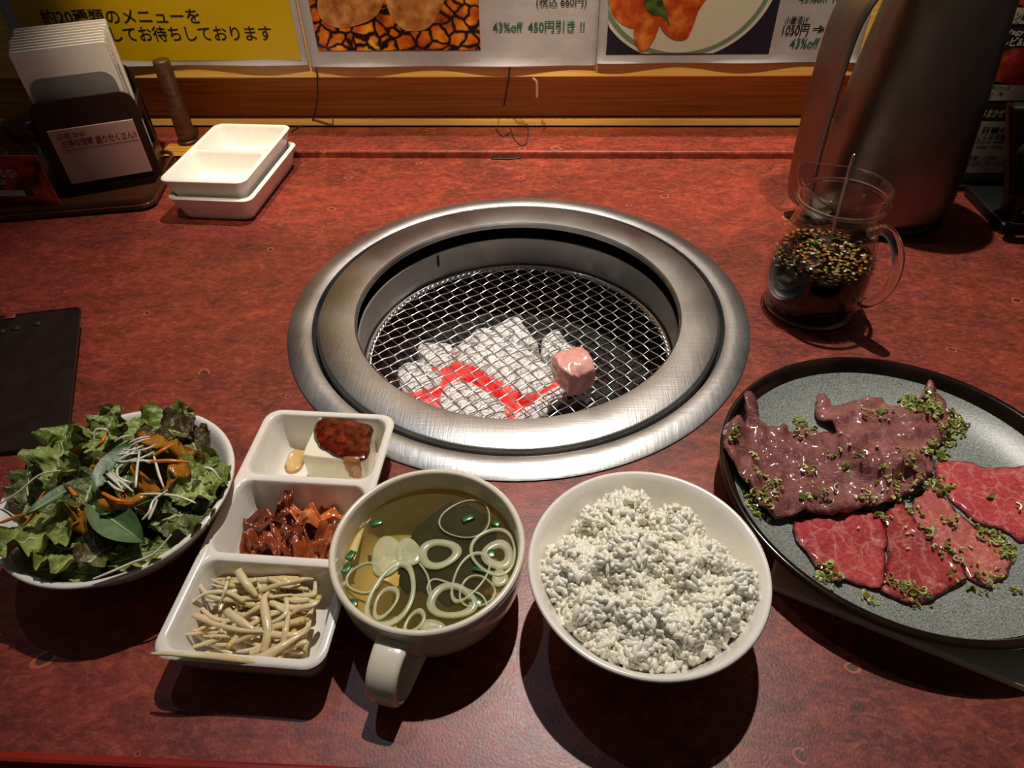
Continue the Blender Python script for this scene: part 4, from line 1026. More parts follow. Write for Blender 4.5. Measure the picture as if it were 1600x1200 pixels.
for dx, L_ in ((550, .016),):
    p0 = W(dx, 719, .0285)
    mk('drip', shift(tube(spline([p0 + Vector((0, .002, .0006)), p0 + Vector((0, -.0012, -.0008)), p0 + Vector((0, -.0010, -L_ * .5)), p0 + Vector((0, -.0009, -L_))], 4), [.0058] * 5 + [.0052] * 4 + [.0042] * 3 + [.0020], 10, .12), -tf.location), flat('amber_drip', (196, 132, 60), .12, alpha=.55), tf)
t = NT('sauce_oil'); t.color(t.ramp(t.noise(50), [(.3, (226, 176, 96)), (.7, (238, 198, 124))])); t.set(rough=.08, alpha=.55); M['oil'] = t.m
for pts, lb, nm, mt in (([(452, 684), (474, 680), (482, 700), (474, 726), (462, 738), (446, 736), (444, 710)], 'thin yellow puddle of broth left of the tofu', 'tofu_broth', M['oil']),
                        ([(584, 688), (592, 684), (590, 706), (580, 738), (566, 744), (570, 720)], 'dark sauce puddle at the right of the tofu', 'sauce_puddle', M['chili'])):
    tag(mk(nm, sheet([W(x, y, FLZ + .0005) for x, y in pts], lambda x, y: FLZ + .0001, .0010, .003, 2, .003), mt), lb, 'sauce')
# kimchi
def kim(name, a, b, c, bmp=.6):
    t = NT(name); n = t.noise(60, 5, (1, .4, 1), .8, .65); t.color(t.ramp(n, [(.28, a), (.5, b), (.74, c)])); t.set(rough=.16, coat=.5, sss=.08, ssss=.002); t.bump(n, bmp, .0016); return t.m
KM = [kim('kimchi_red', (104, 38, 16), (150, 68, 32), (196, 120, 66)), kim('kimchi_dark', (72, 30, 16), (118, 54, 28), (164, 92, 50)), kim('kimchi_orange', (176, 78, 34), (206, 112, 56), (226, 164, 106))]
r = random.Random(21)
kp = [(400, 850, .034, .016, 80, 0), (430, 860, .032, .016, 20, 1), (470, 865, .036, .016, -10, 2), (500, 850, .028, .016, 70, 2), (405, 830, .026, .014, 100, 0), (440, 835, .034, .015, 30, 1), (475, 838, .032, .015, 100, 0), (495, 818, .028, .020, 60, 2), (420, 815, .028, .013, 10, 1), (450, 815, .030, .013, 60, 1), (445, 800, .026, .010, 100, 1), (470, 845, .034, .010, 110, 0), (488, 870, .026, .010, 50, 0), (455, 850, .030, .008, 75, 1), (510, 840, .022, .012, 90, 0), (478, 805, .026, .012, 150, 2), (430, 845, .024, .010, 130, 0)]
klab = ['at the left edge of the pile', 'at the front left of the pile', 'at the front of the pile, pale orange', 'at the front right of the pile', 'at the upper left of the pile', 'in the middle left of the pile', 'in the middle right of the pile', 'at the back right, broad and orange', 'at the back left, dark', 'at the back centre, dark', 'sticking up at the top of the pile', 'hanging down the front, narrow', 'at the right front, narrow', 'standing upright in the centre', 'furthest right, small', 'at the back, pale orange strip', 'lying on the left side, narrow']
for i, (px, py, L, Wd, ro, mi_) in enumerate(kp):
    nu, nv = 20, 12; V, F = [], []; z0 = FLZ + .004 + .0008 * i + (.002 if i > 9 else 0); ph = r.uniform(0, 6)
    for s2, dz in ((0, .0011), (1, 0)):
        for a in range(nu + 1):
            u = a / nu
            for b in range(nv + 1):
                v = (b / nv - .5); w_ = Wd * (.55 + .45 * math.sin(PI * u)) * (1 + .2 * nz(u * 6, i * 3.1))
                V.append(Vector(((u - .5) * L, v * w_, .0030 * math.sin(u * 9 + ph + v * 3) + .0022 * math.sin(v * 9 + ph + u * 5) + .0018 * nz(u * 7, v * 7, i) + .0010 * math.sin(v * 26 + 4 * nz(u * 4, i)) - .010 * (u - .5) ** 2 + dz)))
    n = (nu + 1) * (nv + 1); rowl = lambda a, b: a * (nv + 1) + b
    for a in range(nu):
        for b in range(nv):
            k = rowl(a, b); F += [(k, k + nv + 1, k + nv + 2, k + 1), (n + k, n + k + 1, n + k + nv + 2, n + k + nv + 1)]
    loop = [rowl(a, 0) for a in range(nu)] + [rowl(nu, b) for b in range(nv)] + [rowl(a, nv) for a in range(nu, 0, -1)] + [rowl(0, b) for b in range(nv, 0, -1)]
    for a, b in zip(loop, loop[1:] + loop[:1]): F.append((a, b, b + n, a + n))
    MX = Matrix.Translation(W(px, py, z0)) @ Matrix.Rotation(D(ro), 4, 'Z') @ Matrix.Rotation(r.uniform(-.35, .35), 4, 'X') @ Matrix.Rotation(r.uniform(-.2, .2) - (.5 if i == 10 else 0), 4, 'Y')
    V = [MX @ p for p in V]; V = [Vector((p.x, p.y, max(p.z, FLZ + .0002))) for p in V]
    tag(mk('kimchi_piece', (V, F), KM[mi_]), 'glossy red kimchi piece ' + klab[i], 'kimchi', 'kimchi pieces in the middle well')
# bean sprouts
t = NT('bean_sprout'); a = t.noise(50, 4); t.color(t.ramp(a, [(.3, (218, 192, 140)), (.55, (236, 216, 170)), (.75, (246, 234, 202))])); t.set(rough=.16, coat=.4); t.bump(t.noise(160, 3), .3, .001); t.translucent(.12); M['sprout'] = t.m
M['sprout_head'] = flat('bean_sprout_head', (206, 178, 96), .25)
def sprout(pts, rr, label, group, head=False):
    P = spline(pts, 5); n = len(P)
    o = root('bean_sprout', P[0], label, 'bean sprout', group)
    mk('stem', shift(tube(P, [rr * (.4 + .6 * min(1, 2.2 * (1 - k / (n - 1)))) * (1 + .18 * nz(k * .7, rr * 9000)) for k in range(n)], 7, .75), -P[0]), M['sprout'], o)
    if head: mk('head', shift(xf(lathe([(0, -.0026), (.0016, -.0012), (.0018, .0006), (.0010, .0022), (0, .0026)], 8), Matrix.Translation(P[0]) @ Matrix.Rotation(1.1, 4, 'X')), -P[0]), M['sprout_head'], o)
r = random.Random(9)
for i in range(110):
    zz = FLZ + .0025 + .020 * (i / 110) * r.uniform(.7, 1.0)
    x = r.uniform(325, 488); y = r.uniform(920, 1030) - zz * 900; a = r.gauss(0, .75) + (PI if r.random() < .5 else 0); l = r.uniform(36, 78)
    pts = []
    bend = r.uniform(-1.6, 1.6)
    for k in range(4):
        t_ = k / 3 - .5; aa = a + bend * t_; px = x + l * 2 * t_ * math.cos(aa); py = y + l * 1.1 * t_ * math.sin(aa)
        # keep inside the front well
        lx = 300 - (py - 905) * .48; px = min(max(px, lx + 16), 505 - (py - 905) * .16 - 12); py = min(max(py, 905), 1028)
        pts.append(W(px, py, zz + .003 * r.uniform(-.5, 1)))
    sprout(pts, r.uniform(.0012, .0021), 'pale cooked bean sprout lying in the heap in the front well', 'bean sprouts heaped in the front well', r.random() < .25)
def sp_(px, z): return [W(x, y, zz) for (x, y), zz in zip(px, z)]
sprout(sp_([(480, 1035), (420, 1036), (330, 1026), (270, 1022), (236, 1021)], (.022, .028, .031, .0335, .033)), .0017, 'long bean sprout hanging over the front left corner of the dish', 'single bean sprouts on top of the heap')
sprout(sp_([(372, 892), (385, 912), (402, 932)], (.030, .029, .026)), .0024, 'bean sprout sticking up at the back of the heap', 'single bean sprouts on top of the heap')
sprout(sp_([(412, 1020), (418, 985), (412, 940), (420, 925)], (.024, .027, .028, .027)), .0024, 'thick bean sprout lying front to back on the heap', 'single bean sprouts on top of the heap')
sprout(sp_([(355, 955), (372, 968), (398, 985)], (.026, .028, .027)), .0024, 'thick bean sprout lying across the left of the heap', 'single bean sprouts on top of the heap')
sprout(sp_([(360, 1030), (400, 1030), (440, 1010), (480, 985)], (.024, .027, .028, .026)), .0026, 'thick curved bean sprout along the front of the heap', 'single bean sprouts on top of the heap')
sprout(sp_([(498, 935), (490, 945), (470, 950), (452, 962)], (.026, .027, .027, .025)), .0017, 'bean sprout with a yellow head at the right wall of the well', 'single bean sprouts on top of the heap', True)
sprout(sp_([(442, 1010), (446, 985), (452, 955)], (.025, .027, .026)), .0018, 'thin bean sprout lying front to back right of the thick one', 'single bean sprouts on top of the heap')

# ============================================================ JUG, SAUCE PITCHER
JC = Vector((.352, .176, 0))
jug = root('steel_jug', JC, 'tall satin steel water jug with a wide strap handle', 'jug')
M['jug_base'] = flat('jug_base_black', (20, 18, 17), .4)
mk('body', lathe([(0, .010), (.0600, .010), (.0645, .012), (.0655, .018), (.0640, .05), (.0570, .12), (.0490, .19), (.0465, .225), (.044, .230), (0, .230)], 96), M['steel_satin'], jug)
mk('base_ring', lathe([(0, 0), (.0600, 0), (.0625, .0015), (.0630, .0098), (0, .0098)], 96), M['jug_base'], jug)
mk('lid', lathe([(.044, .2302), (.0485, .2305), (.0495, .236), (.047, .243), (.030, .247), (0, .248)], 72), M['jug_base'], jug)
hd = Vector((-.95, -.30, 0)).normalized(); sd = Vector((-hd.y, hd.x, 0))
def strap(path, hw, th, K=12, pw=.35):
    V, F = [], []; n = len(path)
    for i, p in enumerate(path):
        t_ = (path[min(i + 1, n - 1)] - path[max(i - 1, 0)]).normalized(); up_ = sd.cross(t_).normalized()
        for k in range(K):
            a = 2 * PI * (k + .5) / K; ca, sa = math.cos(a), math.sin(a)
            V.append(p + sd * (hw * math.copysign(abs(ca) ** pw, ca)) + up_ * (th * math.copysign(abs(sa) ** .8, sa)))
    for i in range(n - 1):
        for k in range(K): F.append((i * K + k, i * K + (k + 1) % K, (i + 1) * K + (k + 1) % K, (i + 1) * K + k))
    return V, F + [tuple(range(K))[::-1], tuple((n - 1) * K + k for k in range(K))]
pp = spline([hd * a + Vector((0, 0, b)) for a, b in [(.0475, .216), (.062, .215), (.082, .205), (.0930, .184), (.0965, .150), (.0960, .090), (.0930, .040), (.0880, .019), (.0780, .012), (.0630, .014)]], 6)
mk('handle', strap(pp, .020, .0026), M['steel_satin'], jug)

def glass(name, tint=(250, 250, 248), ior=1.5):
    t = NT(name); t.n.remove(t.b); out = t.n['Material Output']
    tr = t.new('ShaderNodeBsdfTransparent'); tr.inputs[0].default_value = lin(tint); gl = t.new('ShaderNodeBsdfGlossy'); gl.inputs['Roughness'].default_value = .03; gl.inputs['Color'].default_value = (1, 1, 1, 1)
    mx = t.new('ShaderNodeMixShader'); lw = t.new('ShaderNodeLayerWeight'); lw.inputs[0].default_value = .5
    nn = t.noise(60, 2); b = t.new('ShaderNodeBump'); b.inputs['Strength'].default_value = .12; b.inputs['Distance'].default_value = .002; t.link(nn, b.inputs['Height']); t.link(b.outputs[0], gl.inputs['Normal']); t.link(b.outputs[0], lw.inputs['Normal'])
    f_ = t.math('ADD', t.math('MULTIPLY', t.math('POWER', lw.outputs['Facing'], 4.5), .9), .03)
    t.link(f_, mx.inputs[0]); t.link(tr.outputs[0], mx.inputs[1]); t.link(gl.outputs[0], mx.inputs[2]); t.link(mx.outputs[0], out.inputs[0]); return t.m
M['glass'] = glass('clear_glass', (246, 245, 243))
GC = Vector((.2430, .0070, 0))
pit = root('sauce_pitcher', GC, 'small clear glass pitcher of dark sauce with a loop handle', 'pitcher')
outp = [(0, .0005), (.030, .0005), (.0345, .002), (.0385, .012), (.0405, .026), (.0402, .038), (.0375, .055), (.0325, .072), (.0285, .086), (.0285, .090), (.0308, .0945), (.0325, .097), (.0318, .1000), (.0308, .1014), (.0320, .1040), (.0325, .1070), (.0318, .1085)]
inp = [(.0302, .1078), (.0288, .101), (.0266, .090), (.0266, .084), (.0305, .071), (.0355, .054), (.0382, .038), (.0385, .026), (.0365, .013), (.032, .006), (0, .0055)]
V, F = lathe(outp + inp, 80)
sa_ = math.radians(150)
V2 = []
for p in V:
    a = math.atan2(p.y, p.x); k = max(0, math.cos(a - sa_)) ** 4 * max(0, min(1, (p.z - .098) / .010))
    V2.append(p * 1 + Vector((math.cos(sa_), math.sin(sa_), 0)) * (.005 * k) + Vector((0, 0, .007 * k)))
mk('body', (V2, F), M['glass'], pit)
hh = Vector((.62, -.785, 0)); pp = spline([hh * a + Vector((0, 0, b)) for a, b in [(.0290, .082), (.0360, .088), (.0450, .086), (.0540, .074), (.0570, .058), (.0545, .042), (.0470, .030), (.0410, .027)]], 6)
t = NT('solid_glass'); t.color(t.ramp(t.noise(30), [(.3, (244, 244, 242)), (.7, (252, 252, 250))])); t.set(rough=.02, trans=1.0, ior=1.47); M['solid_glass'] = t.m
mk('handle', tube(pp, [.0050 if i else .006 for i in range(len(pp))], 16, .75), M['solid_glass'], pit)
mk('rim_bead', lathe([(.0322 + .0016 * math.cos(a), .0972 + .0016 * math.sin(a)) for a in [2 * PI * k / 10 for k in range(10)]], 64, closed=True), M['solid_glass'], pit)
mk('base_bead', lathe([(.0338 + .0018 * math.cos(a), .0022 + .0016 * math.sin(a)) for a in [2 * PI * k / 10 for k in range(10)]], 64, closed=True), M['solid_glass'], pit)
LZ = .052
t = NT('soy_sauce'); t.color(t.ramp(t.noise(30), [(.3, (14, 6, 3)), (.7, (30, 13, 6))])); t.set(rough=.06, spec=.15); M['soy'] = t.m
tag(mk('dipping_sauce', shift(lathe([(0, .0062), (.0318, .0066), (.0360, .0132), (.0380, .026), (.0377, .038), (.0358, LZ - .0012), (.0350, LZ), (0, LZ)], 72), GC), M['soy'], origin=GC + Vector((0, 0, .0062))), 'dark soy dipping sauce filling the glass pitcher', 'sauce')
r = random.Random(77); gs = []; mi = []
for i in range(460):
    a = r.uniform(0, 2 * PI); d = .0345 * math.sqrt(r.random()); zz = LZ + .0002 + r.random() * .0008
    if r.random() < .35: d = .0352; zz = LZ - r.random() ** 2 * .010
    if zz < LZ: d += .0012 * min(1, (LZ - zz) / .012) + .0004
    g = lathe([(0, -.0006), (.0015, -.0003), (.0018, .0002), (0, .0006)], 7)
    Mx = Matrix.Translation(GC + Vector((d * math.cos(a), d * math.sin(a), zz))) @ Matrix.Rotation(r.uniform(0, 6.3), 4, 'Z') @ Matrix.Diagonal((r.uniform(.7, 1.7), r.uniform(.5, .9), 1, 1))
    gs.append(xf(g, Mx)); mi += [r.choice((0, 0, 1, 2, 2, 3, 3, 3, 3))] * len(g[1])
tag(mk('sauce_topping', join(*gs), None, mats=[flat('garlic_bit', (186, 146, 76), .2, coat=.5), flat('pale_garlic_bit', (232, 218, 190), .2, coat=.5), M['leek_c'], flat('amber_bit', (140, 80, 22), .2, coat=.5)], fm=lambda p: mi[p.index]), 'minced garlic, onion and sesame floating on the dark sauce', 'topping', kind='stuff')
tag(mk('spring_onion_piece', leek(GC + Vector((-.010, .004, LZ + .001)), .004, .003, 1.6, Matrix.Rotation(.3, 3, 'Z')), M['chive']), 'dark green onion piece floating on the pitcher sauce', 'spring onion')
s0 = GC + Vector((.0010, -.002, .040)); s1 = Vector((0, 0, 0)); tip = W(1335, 240, .126)
dv = (tip - s0)
sp_o = root('steel_spoon', s0, 'thin steel spoon standing in the glass sauce pitcher', 'spoon')
mk('handle', tube([dv * t_ for t_ in (0, .2, .4, .6, .8, .97, 1)], [.0018, .0018, .0019, .0021, .0023, .0023, .0012], 10, .55), flat('spoon_steel', (180, 182, 188), .2, metal=1), sp_o)

# ============================================================ CHOPSTICKS UNDER THE PLATE RIM
cd_ = Vector((.905, -.425, 0)).normalized(); cn = Vector((-cd_.y, cd_.x, 0)); c0 = Vector((.1500, -.2620, .0002))
ch = root('chopsticks', c0, 'paper-sleeved wooden chopsticks tucked under the rim of the meat plate', 'chopsticks')
MXc = frame(Vector((0, 0, 0)), cd_, (0, 0, 1))
mk('paper_sleeve', xf(box(0, .155, 0, .021, 0, .0058, .0015, 2), MXc), flat('chopstick_paper', (214, 204, 182), .6), ch)
for y in (.0055, .0140): mk('stick', xf(box(.150, .215, y - .0022, y + .0022, .0006, .0050, .0008, 1), MXc), grain('bamboo', [(.3, (206, 176, 118)), (.7, (226, 200, 148))], 60, stretch=(.2, 4, 4)), ch)

# ============================================================ BLACK BOARD AT THE LEFT
bk = [W(126, 478, .018), W(-120, 506, .018), W(-130, 716, .004), W(104, 697, .004)]
bo = root('plastic_board', Vector((bk[3].x, bk[3].y, 0)), 'dark brown plastic menu board with slots at the left edge of the table', 'board')
M['board'] = grain('dark_brown_plastic', [(.35, (30, 20, 17)), (.7, (42, 29, 24))], 60, rough=.3, bump=.1, bscale=300)
def board_geo():
    cx2 = sum(bk, Vector()) / 4; P = []
    for i in range(4):
        a, b, c = bk[i - 1], bk[i], bk[(i + 1) % 4]; d1 = (a - b).normalized() * .005; d2 = (c - b).normalized() * .005
        for k in range(5): t_ = k / 4; P.append(b + d1 * (1 - t_) ** 2 + d2 * t_ ** 2)
    nrm = (bk[3] - bk[0]).cross(bk[1] - bk[0]).normalized()
    if nrm.z < 0: nrm = -nrm
    V, F = [], []; n = len(P); cc = cx2
    for sc_, dz in ((.985, -.0035), (1, -.0025), (1, -.0006), (.993, .0), (.975, 0), (.968, -.0005)):
        for p in P: V.append(cc + (p - cc) * sc_ + nrm * dz)
    for a in range(5):
        for i in range(n): F.append((a * n + i, a * n + (i + 1) % n, (a + 1) * n + (i + 1) % n, (a + 1) * n + i))
    F += [tuple(range(n))[::-1], tuple(5 * n + i for i in range(n))]
    return (V, F), nrm
bg, bn = board_geo(); autosmooth(mk('panel', shift(bg, -bo.location), M['board'], bo), 30)
ed = (bk[1] - bk[0]).normalized(); dn = (bk[3] - bk[0]).normalized()
def slot(px, py, w_, h_, mat, nm='slot'):
    d = (px - 800) * RT - (py - 600) * UP + FPX * FW; t_ = (bk[0] - CAMP).dot(bn) / d.dot(bn); p = CAMP + d * t_
    g = xf(box(-w_, w_, -h_, h_, -.0002, .0003, .0001, 1), frame(p, -ed, bn)); mk(nm, shift(g, -bo.location), mat, bo)
for x, y in ((2, 517), (24, 512), (57, 505)): slot(x, y, .0028, .0024, M['rubber'])
slot(16, 494, .0042, .0030, flat('slot_red', (120, 40, 26), .5), 'hole')
mk('foot', shift(box(bk[0].x - .10, bk[0].x - .02, bk[0].y - .03, bk[0].y - .022, 0, .0105, .001, 1), -bo.location), M['board'], bo)

# ============================================================ CONDIMENT TRAY, NAPKINS, CARDS, JARS
A0 = Vector((-.3850, .1605, 0)); u_ = Vector((-.983, -.180, 0)).normalized(); v_ = Vector((-.180, .983, 0)).normalized() * -1
v_ = Vector((-u_.y, u_.x, 0)); v_ = v_ if v_.y > 0 else -v_
ct = root('condiment_tray', A0, 'dark brown lacquered tray under the napkin holder', 'tray')
MT = frame(Vector((0, 0, 0)), -u_, (0, 0, 1))
def tray_geo(L, Dp, H):
    V, F = [], []; cc = Vector((-L / 2, Dp / 2, 0)); rings = []
    for w_, d_, z in ((L - .012, Dp - .012, 0), (L - .002, Dp - .002, .002), (L, Dp, .004), (L - .001, Dp - .001, .0065), (L - .004, Dp - .004, .0072), (L - .004, Dp - .004, .012), (L - .006, Dp - .006, .0138), (L - .009, Dp - .009, .0130), (L - .011, Dp - .011, .0065), (L - .016, Dp - .016, .0060)):
        k = len(V); V += [cc + Vector((x, y, z)) for x, y in rrect(w_, d_, .014, 6)]; rings.append(range(k, len(V)))
    for a, b in zip(rings, rings[1:]):
        n = len(a)
        for i in range(n): F.append((a[i], a[(i + 1) % n], b[(i + 1) % n], b[i]))
    return V, F + [tuple(rings[0])[::-1], tuple(rings[-1])]
autosmooth(mk('tray_body', xf(tray_geo(.30, .125, .014), MT), flat('brown_lacquer', (74, 40, 26), .22), ct), 40)
H0 = Vector((-.4836, .1771, .0062)); hu = Vector((.919, .395, 0)).normalized(); hv = Vector((-.395, .919, 0)).normalized()
MH = frame(Vector((0, 0, 0)), hu, (0, 0, 1)); HW = .0957
nh = root('napkin_holder', H0, 'dark brown napkin holder with a printed card on its front', 'napkin holder')
M['holder'] = flat('dark_brown_holder', (38, 22, 18), .35)
def arch(w_, h_, r_, th, y0=0):
    P = [(0, 0), (w_, 0)] + [(w_ - r_ + r_ * math.cos(a), h_ - r_ + r_ * math.sin(a)) for a in [PI / 2 * k / 6 for k in range(7)]] + [(r_ - r_ * math.sin(a), h_ - r_ + r_ * math.cos(a)) for a in [PI / 2 * k / 6 for k in range(7)]]
    n = len(P); V = [Vector((x, y0, z)) for x, z in P] + [Vector((x, y0 + th, z)) for x, z in P]
    return V, [tuple(range(n)), tuple(range(n, 2 * n))[::-1]] + [(i, (i + 1) % n, n + (i + 1) % n, n + i) for i in range(n)]
mk('front_panel', xf(arch(HW, .097, .012, .003), MH), M['holder'], nh, False)
mk('back_panel', xf(arch(HW, .105, .012, .003, .062), MH), M['holder'], nh, False)
mk('base', xf(box(0, HW, .003, .062, 0, .004), MH), M['holder'], nh, False)
for x in (0, HW - .003):
    mk('side_rail', xf(box(x, x + .003, .003, .062, .004, .030, .0005, 1), MH), M['holder'], nh, False)
    mk('side_rail', xf(box(x, x + .003, .003, .062, .066, .080, .0005, 1), MH), M['holder'], nh, False)
    mk('side_post', xf(box(x, x + .003, .040, .052, .030, .066, .0005, 1), MH), M['holder'], nh, False)
mk('spring_plate', xf(shift(arch(HW * .80, .112, .012, .0012, .0075), (HW * .09, 0, .004)), MH), flat('grey_plate', (126, 124, 126), .3), nh, False)
M['cardprint'] = flat('card_print', (176, 138, 132), .35)
card = mk('card', xf(box(.008, HW - .008, -.0022, -.0004, .014, .070, .0003, 1), MH), M['cardprint'], nh, False)
def ctext(body, x, z, w_, h_, mat, bold=.01):
    MW = Matrix.Translation(H0) @ MH
    text(body, card, MW @ Vector((x, -.0024, z)), hu, (0, 0, 1), w_, h_, mat, bold=bold, host=nh)
ctext('公式 SNS', .014, .0605, .026, .0058, M['red_ink'], .015); ctext('お得な情報 盛りだくさん!!', .016, .0515, .070, .0078, M['red_ink'], .015)
mk('card_line', xf(box(.016, .086, -.0024, -.0021, .0488, .0491), MH), M['red_ink'], nh, False)
nap = flat('white_napkin', (226, 218, 214), .8)
r = random.Random(4)
for i in range(9):
    y0 = .0105 + i * .0044; hgt = .137 + .0012 * i; x0 = .006 + r.uniform(-.002, .002)
    g = arch(HW - .012, hgt, .002, .0030)
    g = xf(g, Matrix.Translation((x0, y0, .0045)) @ Matrix.Rotation(-.0 + .012 * (i - 4) * -1 * .4, 4, 'X'))
    tag(mk('napkin', xf(g, Matrix.Translation(H0) @ MH), nap, None, False), 'folded white paper napkin, foremost in the holder' if i == 0 else ('folded white paper napkin, rearmost in the holder' if i == 8 else 'folded white paper napkin between others in the holder'), 'napkin', 'paper napkins in the holder')
# acrylic advert card
AC = Vector((-.5230, .1500, .0062)); ac = root('advert_stand', AC, 'small acrylic stand with a red restaurant advert beside the napkin holder', 'stand')
t = NT('advert_print'); a = t.noise(40, 4, dist=1); t.color(t.ramp(a, [(.35, (60, 20, 16)), (.5, (176, 48, 32)), (.65, (224, 96, 62))])); t.set(rough=.3); M['advert'] = t.m
wA = .092; xA = -.045
mk('print', box(xA, xA + wA, 0, .0012, .004, .058, .0003, 1), M['advert'], ac, False)
mk('acrylic_cover', box(xA - .002, xA + wA + .002, -.003, -.0016, .0, .062, .0004, 1), M['glass'], ac, False)
mk('acrylic_base', box(xA - .002, xA + wA + .002, -.010, .014, 0, .002, .0004, 1), M['glass'], ac, False)
def atext(body, x, z, w_, h_, mat, bold=.01): text(body, ac, AC + Vector((x, -.0002, z)), (1, 0, 0), (0, 0, 1), w_, h_, mat, bold=bold)
atext('韓国酒家', -.030, .0470, .030, .0052, M['white_ink']); atext('肉のある街', -.034, .0350, .052, .0095, M['white_ink'], .02); atext('上野店', -.022, .0275, .024, .0062, M['white_ink'], .012)
mk('search_box', box(-.034, .016, -.0004, .0002, .0150, .0215, .0001, 1), M['white_ink'], ac, False); atext('肉のある街', -.022, .0160, .024, .0042, M['black']); 
mk('search_key', box(.016, .024, -.0004, .0002, .0150, .0215, .0001, 1), M['black'], ac, False); atext('Q', .0175, .0162, .005, .004, M['white_ink'], .02)
def jar(c, rr, h, label):
    o = root('spice_jar', c, label, 'jar', 'spice jars behind the advert stand')
    mk('glass_body', lathe([(0, 0), (rr * .95, 0), (rr, .003), (rr, h * .72), (rr * .82, h * .84), (rr * .8, h * .86), (rr * .7, h * .84), (rr * .9, h * .7), (rr * .9, .005), (0, .004)], 32), M['glass'], o)
    mk('contents', lathe([(0, .0045), (rr * .86, .0052), (rr * .86, h * .6), (0, h * .62)], 32), flat('pale_salt', (150, 150, 158), .5), o)
    mk('lid', lathe([(0, h * .80), (rr * .98, h * .80), (rr * 1.02, h * .82), (rr * 1.0, h * 1.06), (rr * .92, h * 1.08), (0, h * 1.08)], 32), M['darkwood'], o)
jar(Vector((-.5110, .2000, .0062)), .0185, .070, 'clear spice jar with a dark brown lid, right one behind the advert')
jar(Vector((-.5560, .1850, .0062)), .0185, .066, 'clear spice jar with a dark lid at the left edge of the picture')
# wooden peg on a woven mat
MC = Vector((-.4010, .3000, 0))
wm = root('woven_coaster', MC + Vector((.004, -.012, LH)), 'small woven coaster under the wooden peg on the ledge', 'coaster')
for i in range(9): mk('strip', box(-.030, .030, -.0165 + i * .0037, -.0165 + i * .0037 + .0030, .0002 + .0004 * (i % 2), .0016 + .0004 * (i % 2), .0005, 1), M['pine2'], wm, False)
pg = root('wooden_peg', Vector((-.4050, .3080, LH + .0022)), 'upright dark wooden peg beside the napkin holder', 'peg')
mk('shaft', lathe([(0, 0), (.0105, 0), (.0105, .012), (.0098, .030), (.0092, .080), (.0090, .0905), (.0084, .0925), (0, .0925)], 28), M['post'], pg)
mk('foot', lathe([(0, 0), (.0125, 0), (.0128, .001), (.0120, .003), (.0106, .004), (0, .004)], 28), M['darkwood'], pg)

# ============================================================ MENU STAND AND BLACK DEVICE AT THE RIGHT
MY = .2240
mn = root('menu_stand', Vector((.56, MY, 0)), 'standing colour menu sheet with Japanese lettering behind the steel jug', 'menu')
def mbox(x0, x1, z0, z1, d, mat, nm): return mk(nm, box(x0 - .56, x1 - .56, -d, -d + .0006, z0, z1), mat, mn, False)
mk('sheet', box(.43 - .56, .80 - .56, 0, .003, .006, .30, .0005, 1), flat('menu_dark', (52, 44, 40), .4), mn, False)
mk('stand_base', box(.43 - .56, .80 - .56, -.012, .035, 0, .006, .001, 1), M['black_plastic'], mn, False)
def mz(a, b): p, q2 = WY(*a, MY - .001), WY(*b, MY - .001); return min(p.x, q2.x), max(p.x, q2.x), min(p.z, q2.z), max(p.z, q2.z)
def mtext(body, a, b, mat, bold=.012):
    x0, x1, z0, z1 = mz(a, b); text(body, mn, (x0, MY - .0016, z0), (1, 0, 0), (0, 0, 1), x1 - x0, z1 - z0, mat, bold=bold)
M['menu_w'] = flat('menu_white', (188, 180, 172), .4); M['menu_meat'] = grain('menu_meat_print', [(.35, (120, 26, 22)), (.6, (186, 58, 44)), (.75, (214, 120, 100))], 60, rough=.35)
M['menu_green'] = flat('menu_green', (84, 96, 70), .4)
x0, x1, z0, z1 = mz((1500, 38), (1600, 12)); mbox(x0, .79, z0, z1, .0012, M['menu_w'], 'panel')
x0, x1, z0, z1 = mz((1500, 157), (1600, 133)); mbox(x0, .79, z0, z1, .0012, M['menu_w'], 'panel')
x0, x1, z0, z1 = mz((1500, 270), (1600, 190)); mbox(.44, .79, z0, z1, .0012, M['menu_w'], 'panel')
x0, x1, z0, z1 = mz((1500, 283), (1600, 272)); mbox(.44, .79, z0, z1, .0013, M['menu_green'], 'panel')
def mblob(pts, mat, d):
    P = spline([WY(*p, MY - d) for p in pts], 5, True); V = [p - Vector((.56, MY, 0)) for p in P]; V = [Vector((p.x, -d, p.z)) for p in V]; n = len(V); V += [p + Vector((0, .0003, 0)) for p in V]
    mk('food_print', (V, [tuple(range(n)), tuple(range(n, 2 * n))[::-1]] + [(i, (i + 1) % n, n + (i + 1) % n, n + i) for i in range(n)]), mat, mn, False)
mblob([(1540, 118), (1556, 92), (1585, 76), (1625, 80), (1650, 110), (1620, 130), (1570, 130)], M['menu_meat'], .0014)
mblob([(1585, -4), (1605, -20), (1640, -10), (1640, 8), (1600, 10)], M['menu_meat'], .0014)
mtext('レモン&すだち', (1562, 31), (1640, 18), M['black']); mtext('サラダ、スープ', (1560, 41), (1634, 33), M['black'])
mtext('Wagyu Loin', (1562, 56), (1640, 45), M['white_ink']); mtext('カルビ&ロース', (1548, 72), (1640, 57), M['white_ink'], .02)
mtext('和牛ロース', (1541, 141), (1580, 133), M['black']); mtext('サムチ、海鮮、\nスープ', (1534, 155), (1570, 143), M['black'])
mtext('おまかせランチ', (1530, 183), (1600, 170), M['white_ink']); mtext('日替わり', (1533, 208), (1590, 198), M['black'], .02); mtext('もしくは 週替わり', (1516, 218), (1590, 209), M['black'], .015)
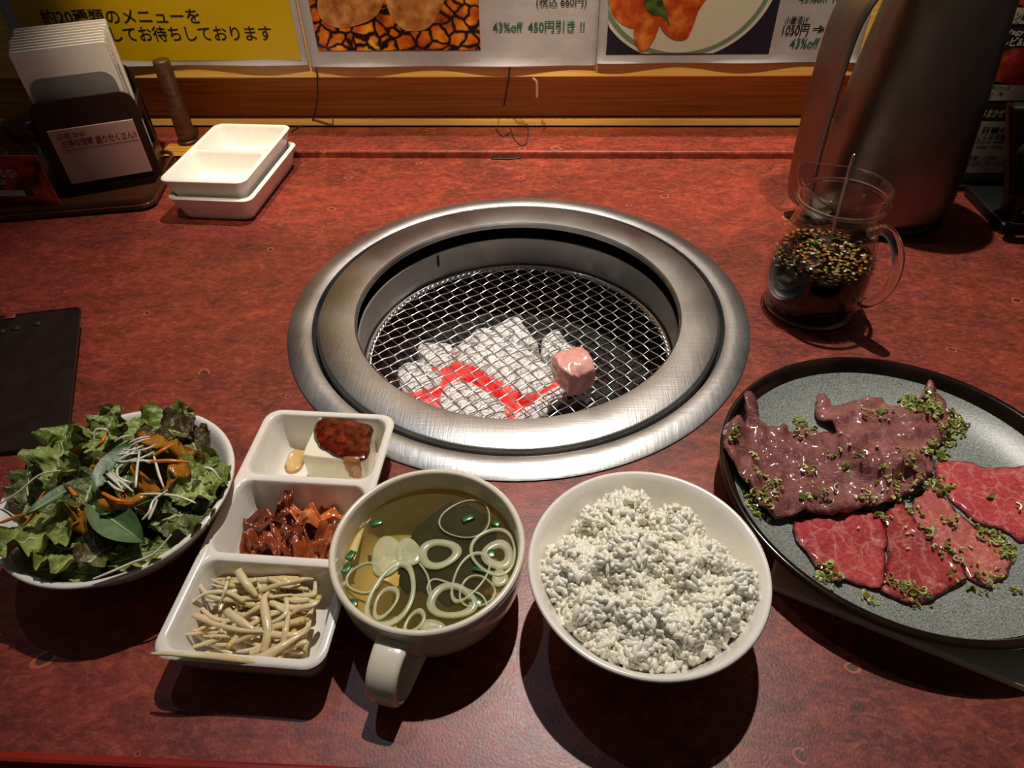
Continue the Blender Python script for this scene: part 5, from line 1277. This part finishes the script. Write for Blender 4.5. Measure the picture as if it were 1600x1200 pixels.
mtext('Daily or weekly', (1524, 225), (1572, 219), M['black']); mtext('200g〜1000g', (1524, 233), (1568, 227), M['black']); mtext('ご用意してお待ちして\nまでお申し付けください', (1503, 260), (1580, 243), M['black'])
dv0 = Vector((.492, .150, 0))
de = root('black_device', dv0, 'black upright tablet holder with a cable at the right edge of the table', 'tablet holder')
mk('base', box(-.040, .10, -.024, .055, 0, .010, .002, 2), M['black_plastic'], de)
SHR = Matrix(((1, 0, -.42, 0), (0, 1, 0, 0), (0, 0, 1, 0), (0, 0, 0, 1)))
mk('upright', xf(box(-.022, .10, -.006, .010, .008, .112, .003, 2), SHR), M['black_plastic'], de)
mk('bracket', box(-.034, -.014, -.018, .002, .006, .040, .002, 2), M['black_plastic'], de)
mk('screw', xf(lathe([(0, .0), (.0028, 0), (.0028, .0012), (.0012, .0014), (0, .0008)], 14), Matrix.Translation((-.024, -.0182, .020)) @ Matrix.Rotation(PI / 2, 4, 'X')), flat('screw_steel', (120, 120, 120), .3, metal=1), de)
cb = spline([Vector(p) for p in [(.04, -.022, .088), (-.005, -.024, .088), (-.016, -.024, .084), (-.020, -.024, .072), (-.022, -.024, .050), (-.024, -.024, .030), (-.026, -.024, .014)]], 6)
cb = [SHR @ p for p in cb]
mk('cable', tube(cb, .0030, 10), M['rubber'], de)
mk('plug', tube(spline([SHR @ Vector(p) for p in [(.03, -.024, .088), (-.006, -.024, .088), (-.017, -.024, .083), (-.0195, -.024, .074)]], 5), .0062, 12), M['rubber'], de)
for i in range(9):
    mk('strain_ring', shift(xf(lathe([(.003, -.0008), (.0052, -.0008), (.0052, .0008), (.003, .0008)], 12, closed=True), Matrix.Rotation(.08, 4, 'Y')), SHR @ Vector((-.0205 - i * .0004, -.024, .068 - i * .0034))), M['rubber'], de)
mk('metal_clip', tube(spline([SHR @ Vector(p) for p in [(-.012, -.009, .098), (-.012, -.010, .108), (-.004, -.010, .113), (.006, -.010, .112)]], 5), .0016, 8), flat('clip_steel', (150, 150, 148), .3, metal=1), de)
